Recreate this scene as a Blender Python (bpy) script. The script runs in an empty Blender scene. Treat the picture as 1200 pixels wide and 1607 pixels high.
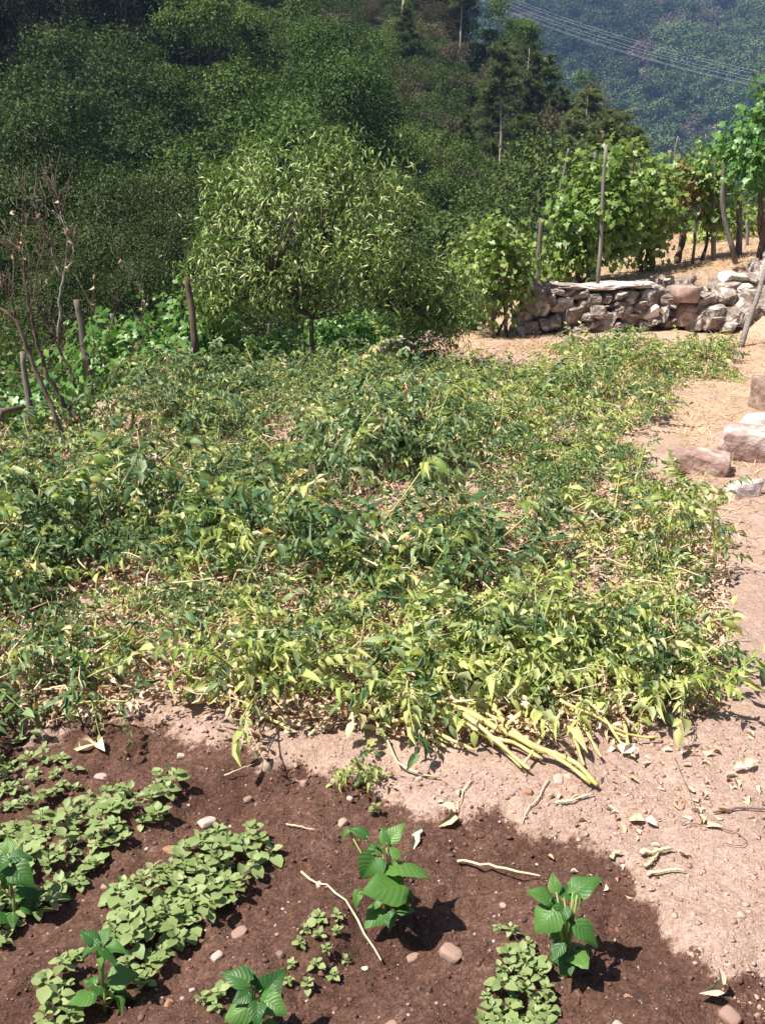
import bpy, math, random
import numpy as np
from mathutils import Vector, Matrix

random.seed(7)
rng = np.random.default_rng(7)
S = bpy.context.scene
COL = S.collection
PI = math.pi

# ------------------------------------------------------------------ camera
EYE = 1.6
FPX = 1485.0                      # focal length in pixels of the 1200 px wide photograph
PITCH = math.radians(17.69)
cam_d = bpy.data.cameras.new('camera')
cam_d.sensor_fit = 'VERTICAL'
cam_d.sensor_height = 36.0
cam_d.lens = FPX / 1607 * 36.0
cam_d.clip_start = 0.05
cam_d.clip_end = 4000
cam = bpy.data.objects.new('camera', cam_d)
COL.objects.link(cam)
cam.location = (0, 0, EYE)
cam.rotation_euler = (PI / 2 - PITCH, 0, 0)
S.camera = cam

# ------------------------------------------------------------------ light
SUN_EL = math.radians(60)
SUN_AZ = Vector((-0.90, -0.42, 0)).normalized()          # where the sun stands, seen from above
SUN_DIR = Vector((SUN_AZ.x * math.cos(SUN_EL), SUN_AZ.y * math.cos(SUN_EL), math.sin(SUN_EL)))
sun_d = bpy.data.lights.new('sun', 'SUN')
sun_d.energy = 5.0
sun_d.angle = math.radians(0.5)
sun_d.color = (1.0, 0.95, 0.87)
sun = bpy.data.objects.new('sun', sun_d)
COL.objects.link(sun)
sun.rotation_euler = SUN_DIR.to_track_quat('Z', 'Y').to_euler()
W = bpy.data.worlds.new('World')
S.world = W
W.use_nodes = True
wn = W.node_tree
bg = wn.nodes['Background']
sky = wn.nodes.new('ShaderNodeTexSky')
sky.sky_type = 'NISHITA'
sky.sun_disc = False
sky.sun_elevation = SUN_EL
sky.sun_rotation = math.atan2(SUN_DIR.x, SUN_DIR.y)
sky.air_density = 1.0
sky.dust_density = 1.5
wn.links.new(sky.outputs[0], bg.inputs[0])
bg.inputs[1].default_value = 0.05
S.view_settings.view_transform = 'Standard'
S.view_settings.look = 'None'
S.view_settings.gamma = 1
S.view_settings.use_curve_mapping = False
S.view_settings.exposure = 1.12
S.render.engine = 'CYCLES'
S.cycles.max_bounces = 6
S.cycles.diffuse_bounces = 3
S.cycles.glossy_bounces = 2
S.cycles.transmission_bounces = 3
S.cycles.volume_bounces = 0
S.cycles.transparent_max_bounces = 4

# ------------------------------------------------------------------ pixel <-> world, used to lay the plan out
FW = np.array([0, math.cos(PITCH), -math.sin(PITCH)])
UP = np.array([0, math.sin(PITCH), math.cos(PITCH)])
RT = np.array([1.0, 0, 0])
CAMP = np.array([0, 0, EYE])


def ray(px, py):
    return FW * FPX + RT * (px - 600) + UP * (803.5 - py)


def G(px, py, z=0.0):
    d = ray(px, py)
    t = (z - EYE) / d[2]
    return CAMP + d * t


def at_y(px, py, Y):
    d = ray(px, py)
    return CAMP + d * (Y / d[1])


def proj(p):
    q = np.asarray(p, float) - CAMP
    f = q @ FW
    return 600 + (q @ RT) / f * FPX, 803.5 - (q @ UP) / f * FPX


def inpoly(px, py, poly):
    px = np.asarray(px, float)
    py = np.asarray(py, float)
    r = np.zeros(px.shape, bool)
    n = len(poly)
    for i in range(n):
        x0, y0 = poly[i]
        x1, y1 = poly[(i + 1) % n]
        if y0 == y1:
            continue
        c = ((y0 > py) != (y1 > py)) & (px < (x1 - x0) * (py - y0) / (y1 - y0) + x0)
        r ^= c
    return r


def sstep(a, b, x):
    t = np.clip((np.asarray(x, float) - a) / (b - a), 0, 1)
    return t * t * (3 - 2 * t)


def _h(ix, iy, s):
    v = np.sin(ix * 127.1 + iy * 311.7 + s * 74.7) * 43758.5453
    return v - np.floor(v)


def vnoise(x, y, s=0):
    x = np.asarray(x, float)
    y = np.asarray(y, float)
    ix = np.floor(x)
    iy = np.floor(y)
    fx = x - ix
    fy = y - iy
    fx = fx * fx * (3 - 2 * fx)
    fy = fy * fy * (3 - 2 * fy)
    a = _h(ix, iy, s) * (1 - fx) + _h(ix + 1, iy, s) * fx
    b = _h(ix, iy + 1, s) * (1 - fx) + _h(ix + 1, iy + 1, s) * fx
    return (a * (1 - fy) + b * fy) * 2 - 1


def fbm(x, y, o=4, s=0):
    r = 0
    a = 1.0
    for i in range(o):
        r = r + a * vnoise(np.asarray(x) * 2 ** i + i * 17.3, np.asarray(y) * 2 ** i - i * 9.1, s + i)
        a *= 0.5
    return r


def unit(v):
    v = np.asarray(v, float)
    return v / np.maximum(np.linalg.norm(v, axis=-1, keepdims=True), 1e-9)


# ------------------------------------------------------------------ mesh building
class MB:
    def __init__(self):
        self.V = []
        self.F = []
        self.M = []
        self.n = 0

    def add(self, v, faces, mat=0):
        v = np.asarray(v, float)
        self.V.append(v)
        for f in faces:
            f = np.asarray(f, int)
            if len(f) == 0:
                continue
            self.F.append(f + self.n)
            self.M.append(np.full(len(f), mat, int))
        self.n += len(v)

    def scatter(self, tpl, P, Y, Z, Sc, mat=0):
        """copies of a template (base at origin, tip along +Y, face up +Z)"""
        if len(P) == 0:
            return
        P = np.asarray(P, float)
        tv, tf = tpl
        Yn = unit(Y)
        Zn = unit(Z - (Z * Yn).sum(-1, keepdims=True) * Yn)
        Xn = np.cross(Yn, Zn)
        Sc = np.asarray(Sc, float)
        if Sc.ndim == 0:
            Sc = np.full(len(P), float(Sc))
        B = np.stack([Xn, Yn, Zn], 1) * Sc[:, None, None]
        V = P[:, None, :] + np.einsum('kc,ncd->nkd', tv, B)
        k = len(tv)
        N = len(P)
        off = (np.arange(N) * k)[:, None, None]
        self.V.append(V.reshape(-1, 3))
        for f in tf:
            f = np.asarray(f, int)
            self.F.append((f[None] + off).reshape(-1, f.shape[1]) + self.n)
            m = np.broadcast_to(np.asarray(mat, int), (N,)) if np.ndim(mat) else np.full(N, mat, int)
            self.M.append(np.repeat(m, len(f)))
        self.n += N * k

    def tube(self, pts, r, sides=6, mat=0, cap=True):
        pts = np.asarray(pts, float)
        n = len(pts)
        r = np.broadcast_to(np.asarray(r, float), (n,))
        T = unit(np.gradient(pts, axis=0))
        ref = np.array([0.31, 0.17, 0.93]) if abs(T[0][2]) < 0.9 else np.array([1.0, 0.1, 0])
        A = unit(np.cross(T, ref))
        B = np.cross(T, A)
        an = np.linspace(0, 2 * PI, sides, endpoint=False)
        V = pts[:, None] + r[:, None, None] * (np.cos(an)[None, :, None] * A[:, None] + np.sin(an)[None, :, None] * B[:, None])
        V = V.reshape(-1, 3)
        i = np.arange(n - 1)[:, None] * sides
        j = np.arange(sides)[None]
        j2 = (j + 1) % sides
        q = np.stack([i + j, i + j2, i + sides + j2, i + sides + j], -1).reshape(-1, 4)
        fs = [q]
        if cap:
            fs.append(np.array([list(range(sides))[::-1], [(n - 1) * sides + a for a in range(sides)]]))
        self.add(V, fs, mat)

    def mesh(self, name, mats, smooth=False):
        me = bpy.data.meshes.new(name)
        V = np.concatenate(self.V)
        cnt = np.concatenate([np.full(len(f), f.shape[1], np.int32) for f in self.F])
        idx = np.concatenate([f.reshape(-1) for f in self.F]).astype(np.int32)
        mi = np.concatenate(self.M).astype(np.int32)
        me.vertices.add(len(V))
        me.vertices.foreach_set('co', V.astype(np.float32).reshape(-1))
        me.loops.add(len(idx))
        me.loops.foreach_set('vertex_index', idx)
        me.polygons.add(len(cnt))
        me.polygons.foreach_set('loop_start', np.concatenate([[0], np.cumsum(cnt)[:-1]]).astype(np.int32))
        me.polygons.foreach_set('material_index', mi)
        if not isinstance(mats, (list, tuple)):
            mats = [mats]
        for m in mats:
            me.materials.append(m)
        if smooth:
            me.polygons.foreach_set('use_smooth', np.ones(len(cnt), bool))
        me.update(calc_edges=True)
        return me


def link(name, data, parent=None, loc=(0, 0, 0), rot=(0, 0, 0), sc=(1, 1, 1)):
    o = bpy.data.objects.new(name, data)
    COL.objects.link(o)
    o.location = loc
    o.rotation_euler = rot
    o.scale = sc if hasattr(sc, '__len__') else (sc, sc, sc)
    if parent:
        o.parent = parent
    return o


def tag(o, label=None, cat=None, group=None, kind=None):
    if label:
        o['label'] = label
    if cat:
        o['category'] = cat
    if group:
        o['group'] = group
    if kind:
        o['kind'] = kind
    return o


def thing(name, label, cat, loc=(0, 0, 0), rot=(0, 0, 0), group=None, sc=1):
    return tag(link(name, None, None, loc, rot, sc), label, cat, group)


def copy_tree(o, parent=None):
    c = o.copy()
    COL.objects.link(c)
    if parent:
        c.parent = parent
    for ch in [k for k in o.children]:
        copy_tree(ch, c)
    return c


# ------------------------------------------------------------------ materials
def newmat(name):
    m = bpy.data.materials.new(name)
    m.use_nodes = True
    nt = m.node_tree
    for n in list(nt.nodes):
        nt.nodes.remove(n)
    out = nt.nodes.new('ShaderNodeOutputMaterial')
    return m, nt, out


def N(nt, t, **kw):
    n = nt.nodes.new(t)
    for k, v in kw.items():
        if k.startswith('i_'):
            key = k[2:]
            n.inputs[int(key) if key.isdigit() else key].default_value = v
        else:
            setattr(n, k, v)
    return n


def ramp(nt, cols, interp='LINEAR'):
    r = nt.nodes.new('ShaderNodeValToRGB')
    r.color_ramp.interpolation = interp
    e = r.color_ramp.elements
    n = len(cols)
    pos = [c[0] if len(c) == 2 else i / max(n - 1, 1) for i, c in enumerate(cols)]
    cs = [c[1] if len(c) == 2 else c for c in cols]
    e[0].position = pos[0]
    e[0].color = (*cs[0], 1)
    e[1].position = pos[-1]
    e[1].color = (*cs[-1], 1)
    for p, c in zip(pos[1:-1], cs[1:-1]):
        x = e.new(p)
        x.color = (*c, 1)
    return r


def leaf_mat(name, cols, under=None, rough=0.45, spec=0.35, transl=0.3, objvar=0.35, tr_tint=(1.25, 1.3, 0.6), bump=None):
    """cols: colours spread over the single leaves; each plant also differs a little"""
    m, nt, out = newmat(name)
    L = nt.links.new
    geo = N(nt, 'ShaderNodeNewGeometry')
    oi = N(nt, 'ShaderNodeObjectInfo')
    mul = N(nt, 'ShaderNodeMath', operation='MULTIPLY_ADD')
    L(oi.outputs['Random'], mul.inputs[0])
    mul.inputs[1].default_value = objvar
    sub = N(nt, 'ShaderNodeMath', operation='MULTIPLY_ADD')
    L(geo.outputs['Random Per Island'], sub.inputs[0])
    sub.inputs[1].default_value = 1 - objvar
    sub.inputs[2].default_value = 0
    L(sub.outputs[0], mul.inputs[2])
    r = ramp(nt, cols)
    L(mul.outputs[0], r.inputs[0])
    col = r.outputs[0]
    if under:
        mx = N(nt, 'ShaderNodeMix', data_type='RGBA')
        L(geo.outputs['Backfacing'], mx.inputs[0])
        L(col, mx.inputs[6])
        mx.inputs[7].default_value = (*under, 1)
        m2 = N(nt, 'ShaderNodeMix', data_type='RGBA')
        m2.inputs[0].default_value = 0.65
        L(col, m2.inputs[6])
        L(mx.outputs[2], m2.inputs[7])
        col = m2.outputs[2]
    p = N(nt, 'ShaderNodeBsdfPrincipled')
    p.inputs['Roughness'].default_value = rough
    p.inputs['Specular IOR Level'].default_value = spec
    L(col, p.inputs['Base Color'])
    if bump == 'vein':                      # quilted between side veins, from the leaf's own across/along coordinates
        au = N(nt, 'ShaderNodeAttribute')
        au.attribute_name = 'across'
        av = N(nt, 'ShaderNodeAttribute')
        av.attribute_name = 'along'
        e = N(nt, 'ShaderNodeMath', operation='MULTIPLY_ADD')
        L(au.outputs['Fac'], e.inputs[0])
        e.inputs[1].default_value = -0.32
        L(av.outputs['Fac'], e.inputs[2])
        w = N(nt, 'ShaderNodeMath', operation='MULTIPLY')
        L(e.outputs[0], w.inputs[0])
        w.inputs[1].default_value = 7.0
        pp = N(nt, 'ShaderNodeMath', operation='PINGPONG')
        L(w.outputs[0], pp.inputs[0])
        pp.inputs[1].default_value = 0.5
        sq = N(nt, 'ShaderNodeMath', operation='POWER')
        L(pp.outputs[0], sq.inputs[0])
        sq.inputs[1].default_value = 0.5
        mn = N(nt, 'ShaderNodeMath', operation='MULTIPLY')
        mn.inputs[1].default_value = 6.0
        L(au.outputs['Fac'], mn.inputs[0])
        mi = N(nt, 'ShaderNodeMath', operation='MINIMUM')
        L(mn.outputs[0], mi.inputs[0])
        L(sq.outputs[0], mi.inputs[1])
        bp = N(nt, 'ShaderNodeBump')
        bp.inputs['Strength'].default_value = 0.3
        bp.inputs['Distance'].default_value = 0.004
        L(mi.outputs[0], bp.inputs['Height'])
        L(bp.outputs[0], p.inputs['Normal'])
    elif bump:
        tc = N(nt, 'ShaderNodeTexCoord')
        nz = N(nt, 'ShaderNodeTexNoise')
        nz.inputs['Scale'].default_value = bump[0]
        L(tc.outputs['Object'], nz.inputs['Vector'])
        bp = N(nt, 'ShaderNodeBump')
        bp.inputs['Strength'].default_value = bump[1]
        bp.inputs['Distance'].default_value = 0.01
        L(nz.outputs[0], bp.inputs['Height'])
        L(bp.outputs[0], p.inputs['Normal'])
    tr = N(nt, 'ShaderNodeBsdfTranslucent')
    tm = N(nt, 'ShaderNodeMix', data_type='RGBA', blend_type='MULTIPLY')
    tm.inputs[0].default_value = 1
    L(col, tm.inputs[6])
    tm.inputs[7].default_value = (*tr_tint, 1)
    L(tm.outputs[2], tr.inputs[0])
    ms = N(nt, 'ShaderNodeMixShader')
    ms.inputs[0].default_value = transl
    L(p.outputs[0], ms.inputs[1])
    L(tr.outputs[0], ms.inputs[2])
    L(ms.outputs[0], out.inputs[0])
    return m


def solid_mat(name, cols, scale=20, rough=0.85, bump=0.3, stretch=(1, 1, 1), detail=6, spec=0.2, objvar=0.3, spots=None, island=0.0, bdist=0.02):
    m, nt, out = newmat(name)
    L = nt.links.new
    tc = N(nt, 'ShaderNodeTexCoord')
    mp = N(nt, 'ShaderNodeMapping')
    mp.inputs['Scale'].default_value = stretch
    L(tc.outputs['Object'], mp.inputs[0])
    oi = N(nt, 'ShaderNodeObjectInfo')
    cmb = N(nt, 'ShaderNodeVectorMath', operation='ADD')
    L(mp.outputs[0], cmb.inputs[0])
    sc = N(nt, 'ShaderNodeVectorMath', operation='SCALE')
    L(oi.outputs['Random'], sc.inputs['Scale'])
    sc.inputs[0].default_value = (37.0, 21.0, 11.0)
    L(sc.outputs[0], cmb.inputs[1])
    nz = N(nt, 'ShaderNodeTexNoise')
    nz.inputs['Scale'].default_value = scale
    nz.inputs['Detail'].default_value = detail
    nz.inputs['Roughness'].default_value = 0.62
    L(cmb.outputs[0], nz.inputs['Vector'])
    st = N(nt, 'ShaderNodeMapRange')
    st.inputs[1].default_value = 0.28
    st.inputs[2].default_value = 0.72
    L(nz.outputs[0], st.inputs[0])
    ad = N(nt, 'ShaderNodeMath', operation='MULTIPLY_ADD')
    L(oi.outputs['Random'], ad.inputs[0])
    ad.inputs[1].default_value = objvar
    a2 = N(nt, 'ShaderNodeMath', operation='MULTIPLY_ADD')
    L(st.outputs[0], a2.inputs[0])
    a2.inputs[1].default_value = 1 - objvar - island
    a2.inputs[2].default_value = 0
    L(a2.outputs[0], ad.inputs[2])
    src = ad.outputs[0]
    if island:
        ge = N(nt, 'ShaderNodeNewGeometry')
        a3 = N(nt, 'ShaderNodeMath', operation='MULTIPLY_ADD')
        L(ge.outputs['Random Per Island'], a3.inputs[0])
        a3.inputs[1].default_value = island
        L(src, a3.inputs[2])
        src = a3.outputs[0]
    r = ramp(nt, cols)
    L(src, r.inputs[0])
    col = r.outputs[0]
    if spots:                               # lichen or mineral blotches
        n2 = N(nt, 'ShaderNodeTexNoise')
        n2.inputs['Scale'].default_value = spots[1]
        n2.inputs['Detail'].default_value = 5
        L(cmb.outputs[0], n2.inputs['Vector'])
        mr = N(nt, 'ShaderNodeMapRange')
        mr.inputs[1].default_value = spots[2]
        mr.inputs[2].default_value = spots[2] + 0.16
        L(n2.outputs[0], mr.inputs[0])
        mx = N(nt, 'ShaderNodeMix', data_type='RGBA')
        L(mr.outputs[0], mx.inputs[0])
        L(col, mx.inputs[6])
        mx.inputs[7].default_value = (*spots[0], 1)
        col = mx.outputs[2]
    p = N(nt, 'ShaderNodeBsdfPrincipled')
    p.inputs['Roughness'].default_value = rough
    p.inputs['Specular IOR Level'].default_value = spec
    L(col, p.inputs['Base Color'])
    if bump:
        bp = N(nt, 'ShaderNodeBump')
        bp.inputs['Strength'].default_value = bump
        bp.inputs['Distance'].default_value = bdist
        L(nz.outputs[0], bp.inputs['Height'])
        L(bp.outputs[0], p.inputs['Normal'])
    L(p.outputs[0], out.inputs[0])
    return m


M = {}
M['potato_green'] = leaf_mat('potato_green', [(0.026, 0.066, 0.026), (0.042, 0.095, 0.034), (0.068, 0.132, 0.046), (0.14, 0.21, 0.08), (0.30, 0.35, 0.16)], under=(0.34, 0.41, 0.23), rough=0.5, spec=0.3, transl=0.22)
M['potato_pale'] = leaf_mat('potato_pale', [(0.09, 0.165, 0.04), (0.17, 0.255, 0.055), (0.28, 0.34, 0.085), (0.43, 0.45, 0.16), (0.54, 0.53, 0.27)], under=(0.47, 0.51, 0.28), rough=0.5, spec=0.3, transl=0.28)
M['potato_yellow'] = leaf_mat('potato_yellow', [(0.30, 0.30, 0.08), (0.48, 0.42, 0.17), (0.58, 0.49, 0.28), (0.64, 0.56, 0.39)], under=(0.60, 0.56, 0.38), rough=0.6, spec=0.2, transl=0.25, tr_tint=(1.1, 1.0, 0.5))
M['dry_leaf'] = leaf_mat('dry_leaf', [(0.16, 0.075, 0.045), (0.36, 0.21, 0.12), (0.52, 0.37, 0.22), (0.62, 0.49, 0.33), (0.68, 0.59, 0.45), (0.72, 0.65, 0.54)], rough=0.8, spec=0.1, transl=0.12, tr_tint=(1, 0.9, 0.6))
M['potato_stem'] = solid_mat('potato_stem', [(0.17, 0.21, 0.06), (0.32, 0.32, 0.10), (0.48, 0.42, 0.19)], scale=14, rough=0.5, bump=0.1, spec=0.3)
M['yellow_stem'] = solid_mat('yellow_stem', [(0.24, 0.18, 0.06), (0.44, 0.38, 0.13), (0.56, 0.49, 0.21), (0.66, 0.60, 0.38)], scale=26, rough=0.45, bump=0.15, spec=0.35)
M['straw'] = solid_mat('straw', [(0.42, 0.31, 0.17), (0.60, 0.48, 0.30), (0.68, 0.60, 0.45)], scale=25, rough=0.75, bump=0.2)
M['straw_blade'] = leaf_mat('straw_blade', [(0.26, 0.15, 0.08), (0.46, 0.30, 0.16), (0.58, 0.43, 0.25), (0.66, 0.54, 0.36)], rough=0.75, spec=0.1, transl=0.1, tr_tint=(1, 0.9, 0.6))
M['weed'] = leaf_mat('weed', [(0.115, 0.175, 0.055), (0.17, 0.235, 0.08), (0.24, 0.30, 0.12), (0.34, 0.36, 0.17)], under=(0.3, 0.3, 0.2), rough=0.5, spec=0.3, transl=0.22, objvar=0.55)
M['weed_stem'] = solid_mat('weed_stem', [(0.20, 0.22, 0.07), (0.33, 0.20, 0.11)], scale=30, rough=0.5, bump=0)
M['bean'] = leaf_mat('bean', [(0.024, 0.078, 0.016), (0.042, 0.12, 0.022), (0.070, 0.165, 0.032), (0.12, 0.22, 0.05)], under=(0.16, 0.26, 0.09), rough=0.46, spec=0.38, transl=0.22, bump='vein', objvar=0.85)
M['bean_stem'] = solid_mat('bean_stem', [(0.16, 0.27, 0.06), (0.30, 0.36, 0.12)], scale=20, rough=0.45, bump=0)
M['peach'] = leaf_mat('peach', [(0.050, 0.106, 0.020), (0.092, 0.167, 0.031), (0.151, 0.232, 0.048), (0.254, 0.315, 0.085), (0.508, 0.472, 0.206)], under=(0.12, 0.18, 0.07), rough=0.4, spec=0.45, transl=0.2, tr_tint=(1.0, 1.3, 0.55))
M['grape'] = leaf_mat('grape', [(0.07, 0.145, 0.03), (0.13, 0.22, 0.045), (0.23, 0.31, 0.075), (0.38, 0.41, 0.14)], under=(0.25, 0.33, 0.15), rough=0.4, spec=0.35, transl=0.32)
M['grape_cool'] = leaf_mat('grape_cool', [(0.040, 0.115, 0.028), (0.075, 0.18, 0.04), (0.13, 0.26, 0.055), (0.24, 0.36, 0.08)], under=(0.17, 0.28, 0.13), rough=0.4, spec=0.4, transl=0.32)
M['grape_brown'] = leaf_mat('grape_brown', [(0.12, 0.07, 0.03), (0.20, 0.13, 0.05), (0.26, 0.24, 0.07)], rough=0.6, spec=0.2, transl=0.2, tr_tint=(1, .9, .6))
M['oak'] = leaf_mat('oak', [(0.019, 0.037, 0.013), (0.039, 0.068, 0.022), (0.067, 0.106, 0.033), (0.119, 0.151, 0.050)], rough=0.7, spec=0.12, transl=0.2, objvar=0.55)
M['chestnut'] = leaf_mat('chestnut', [(0.036, 0.072, 0.017), (0.068, 0.118, 0.028), (0.112, 0.168, 0.042), (0.180, 0.220, 0.064)], rough=0.65, spec=0.15, transl=0.22, objvar=0.5)
M['dark'] = leaf_mat('dark', [(0.013, 0.022, 0.010), (0.024, 0.034, 0.015), (0.043, 0.056, 0.025), (0.092, 0.102, 0.052)], rough=0.75, spec=0.1, transl=0.12, objvar=0.4)
M['leafy'] = leaf_mat('leafy', [(0.023, 0.042, 0.014), (0.042, 0.071, 0.022), (0.074, 0.107, 0.033), (0.146, 0.166, 0.056)], rough=0.55, spec=0.2, transl=0.22, objvar=0.3)
M['greyleaf'] = leaf_mat('greyleaf', [(0.054, 0.084, 0.046), (0.101, 0.142, 0.078), (0.176, 0.223, 0.135)], rough=0.6, spec=0.2, transl=0.15)
M['heath'] = leaf_mat('heath', [(0.068, 0.061, 0.034), (0.115, 0.097, 0.057), (0.189, 0.149, 0.095)], rough=0.7, spec=0.1, transl=0.1, objvar=0.5)
M['pine'] = leaf_mat('pine', [(0.043, 0.068, 0.022), (0.088, 0.119, 0.038), (0.142, 0.173, 0.057), (0.216, 0.223, 0.088)], rough=0.6, spec=0.2, transl=0.1, objvar=0.45)
M['farleaf'] = leaf_mat('farleaf', [(0.018, 0.030, 0.015), (0.036, 0.056, 0.024), (0.062, 0.085, 0.036), (0.10, 0.115, 0.06)], rough=0.7, spec=0.1, transl=0.1, objvar=0.75)
M['farbright'] = leaf_mat('farbright', [(0.05, 0.085, 0.03), (0.10, 0.14, 0.05), (0.16, 0.20, 0.075)], rough=0.7, spec=0.1, transl=0.1, objvar=0.75)
M['farheath'] = leaf_mat('farheath', [(0.10, 0.08, 0.06), (0.17, 0.13, 0.10)], rough=0.8, spec=0.05, transl=0.05)
M['farblossom'] = leaf_mat('farblossom', [(0.36, 0.32, 0.17), (0.5, 0.45, 0.26)], rough=0.8, spec=0.05, transl=0.05)
M['bark'] = solid_mat('bark', [(0.05, 0.038, 0.03), (0.12, 0.095, 0.075), (0.20, 0.165, 0.135)], scale=18, rough=0.9, bump=0.6, stretch=(1, 1, 0.25))
M['pine_bark'] = solid_mat('pine_bark', [(0.20, 0.145, 0.11), (0.36, 0.28, 0.225), (0.48, 0.40, 0.34)], scale=6, rough=0.9, bump=0.6, stretch=(1, 1, 0.3))
M['vine_bark'] = solid_mat('vine_bark', [(0.04, 0.028, 0.022), (0.11, 0.075, 0.055), (0.19, 0.14, 0.105)], scale=30, rough=0.95, bump=0.8, stretch=(1, 1, 0.2))
M['grey_wood'] = solid_mat('grey_wood', [(0.07, 0.058, 0.05), (0.155, 0.132, 0.118), (0.29, 0.26, 0.235)], scale=40, rough=0.9, bump=0.6, stretch=(1, 1, 0.08))
M['dead_wood'] = solid_mat('dead_wood', [(0.05, 0.032, 0.025), (0.12, 0.08, 0.062), (0.24, 0.19, 0.16)], scale=16, rough=0.9, bump=0.5, stretch=(1, 1, 0.3))
M['pale_wood'] = solid_mat('pale_wood', [(0.22, 0.18, 0.155), (0.38, 0.33, 0.29)], scale=16, rough=0.9, bump=0.3)
M['stone'] = solid_mat('stone', [(0.075, 0.056, 0.046), (0.185, 0.142, 0.118), (0.32, 0.262, 0.225), (0.48, 0.415, 0.37)], scale=4.5, rough=0.9, bump=0.9, detail=9, objvar=0.35, spots=((0.62, 0.56, 0.50), 2.2, 0.52), bdist=0.05)
M['pink_stone'] = solid_mat('pink_stone', [(0.20, 0.12, 0.095), (0.36, 0.245, 0.205), (0.50, 0.38, 0.34)], scale=9, rough=0.9, bump=0.7, detail=9, objvar=0.2, spots=((0.55, 0.45, 0.41), 2.5, 0.50), bdist=0.04)
M['pale_stone'] = solid_mat('pale_stone', [(0.42, 0.33, 0.29), (0.60, 0.52, 0.47), (0.70, 0.64, 0.58)], scale=9, rough=0.85, bump=0.5, objvar=0.3, bdist=0.01)
M['rock_pink'] = solid_mat('rock_pink', [(0.17, 0.10, 0.08), (0.33, 0.22, 0.185), (0.50, 0.385, 0.345)], scale=13, rough=0.92, bump=0.8, detail=10, objvar=0.15, spots=((0.56, 0.47, 0.43), 5, 0.50), bdist=0.03)
M['rock_pale'] = solid_mat('rock_pale', [(0.36, 0.27, 0.235), (0.56, 0.47, 0.42), (0.68, 0.61, 0.55)], scale=15, rough=0.9, bump=0.6, detail=9, objvar=0.15, bdist=0.02)
M['rock_brown'] = solid_mat('rock_brown', [(0.11, 0.07, 0.055), (0.24, 0.16, 0.125), (0.38, 0.28, 0.23)], scale=13, rough=0.92, bump=0.8, detail=10, objvar=0.15, bdist=0.03)
M['pebble'] = solid_mat('pebble', [(0.14, 0.08, 0.06), (0.28, 0.18, 0.14), (0.42, 0.31, 0.25)], scale=60, rough=0.8, bump=0.3, objvar=0.5, bdist=0.003)
M['white_pebble'] = solid_mat('white_pebble', [(0.24, 0.17, 0.135), (0.42, 0.33, 0.28), (0.56, 0.48, 0.43)], scale=60, rough=0.8, bump=0.3, bdist=0.003)
M['orange_pebble'] = solid_mat('orange_pebble', [(0.22, 0.11, 0.07), (0.34, 0.18, 0.11)], scale=30, rough=0.8, bump=0.3, bdist=0.003)
M['grit'] = solid_mat('grit', [(0.045, 0.026, 0.02), (0.09, 0.05, 0.037), (0.22, 0.14, 0.11), (0.5, 0.4, 0.35)], scale=30, rough=0.9, bump=0.2, objvar=0, island=0.8)
M['clod'] = solid_mat('clod', [(0.065, 0.032, 0.024), (0.105, 0.053, 0.039), (0.17, 0.092, 0.07)], scale=60, rough=0.95, bump=0.5, objvar=0, island=0.6, bdist=0.005)
M['dry_clod'] = solid_mat('dry_clod', [(0.22, 0.13, 0.10), (0.35, 0.225, 0.18), (0.46, 0.33, 0.28)], scale=60, rough=0.95, bump=0.5, objvar=0, island=0.6, bdist=0.005)
M['cable'] = solid_mat('cable', [(0.34, 0.35, 0.38), (0.4, 0.4, 0.44)], scale=1, rough=0.4, bump=0)


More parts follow.
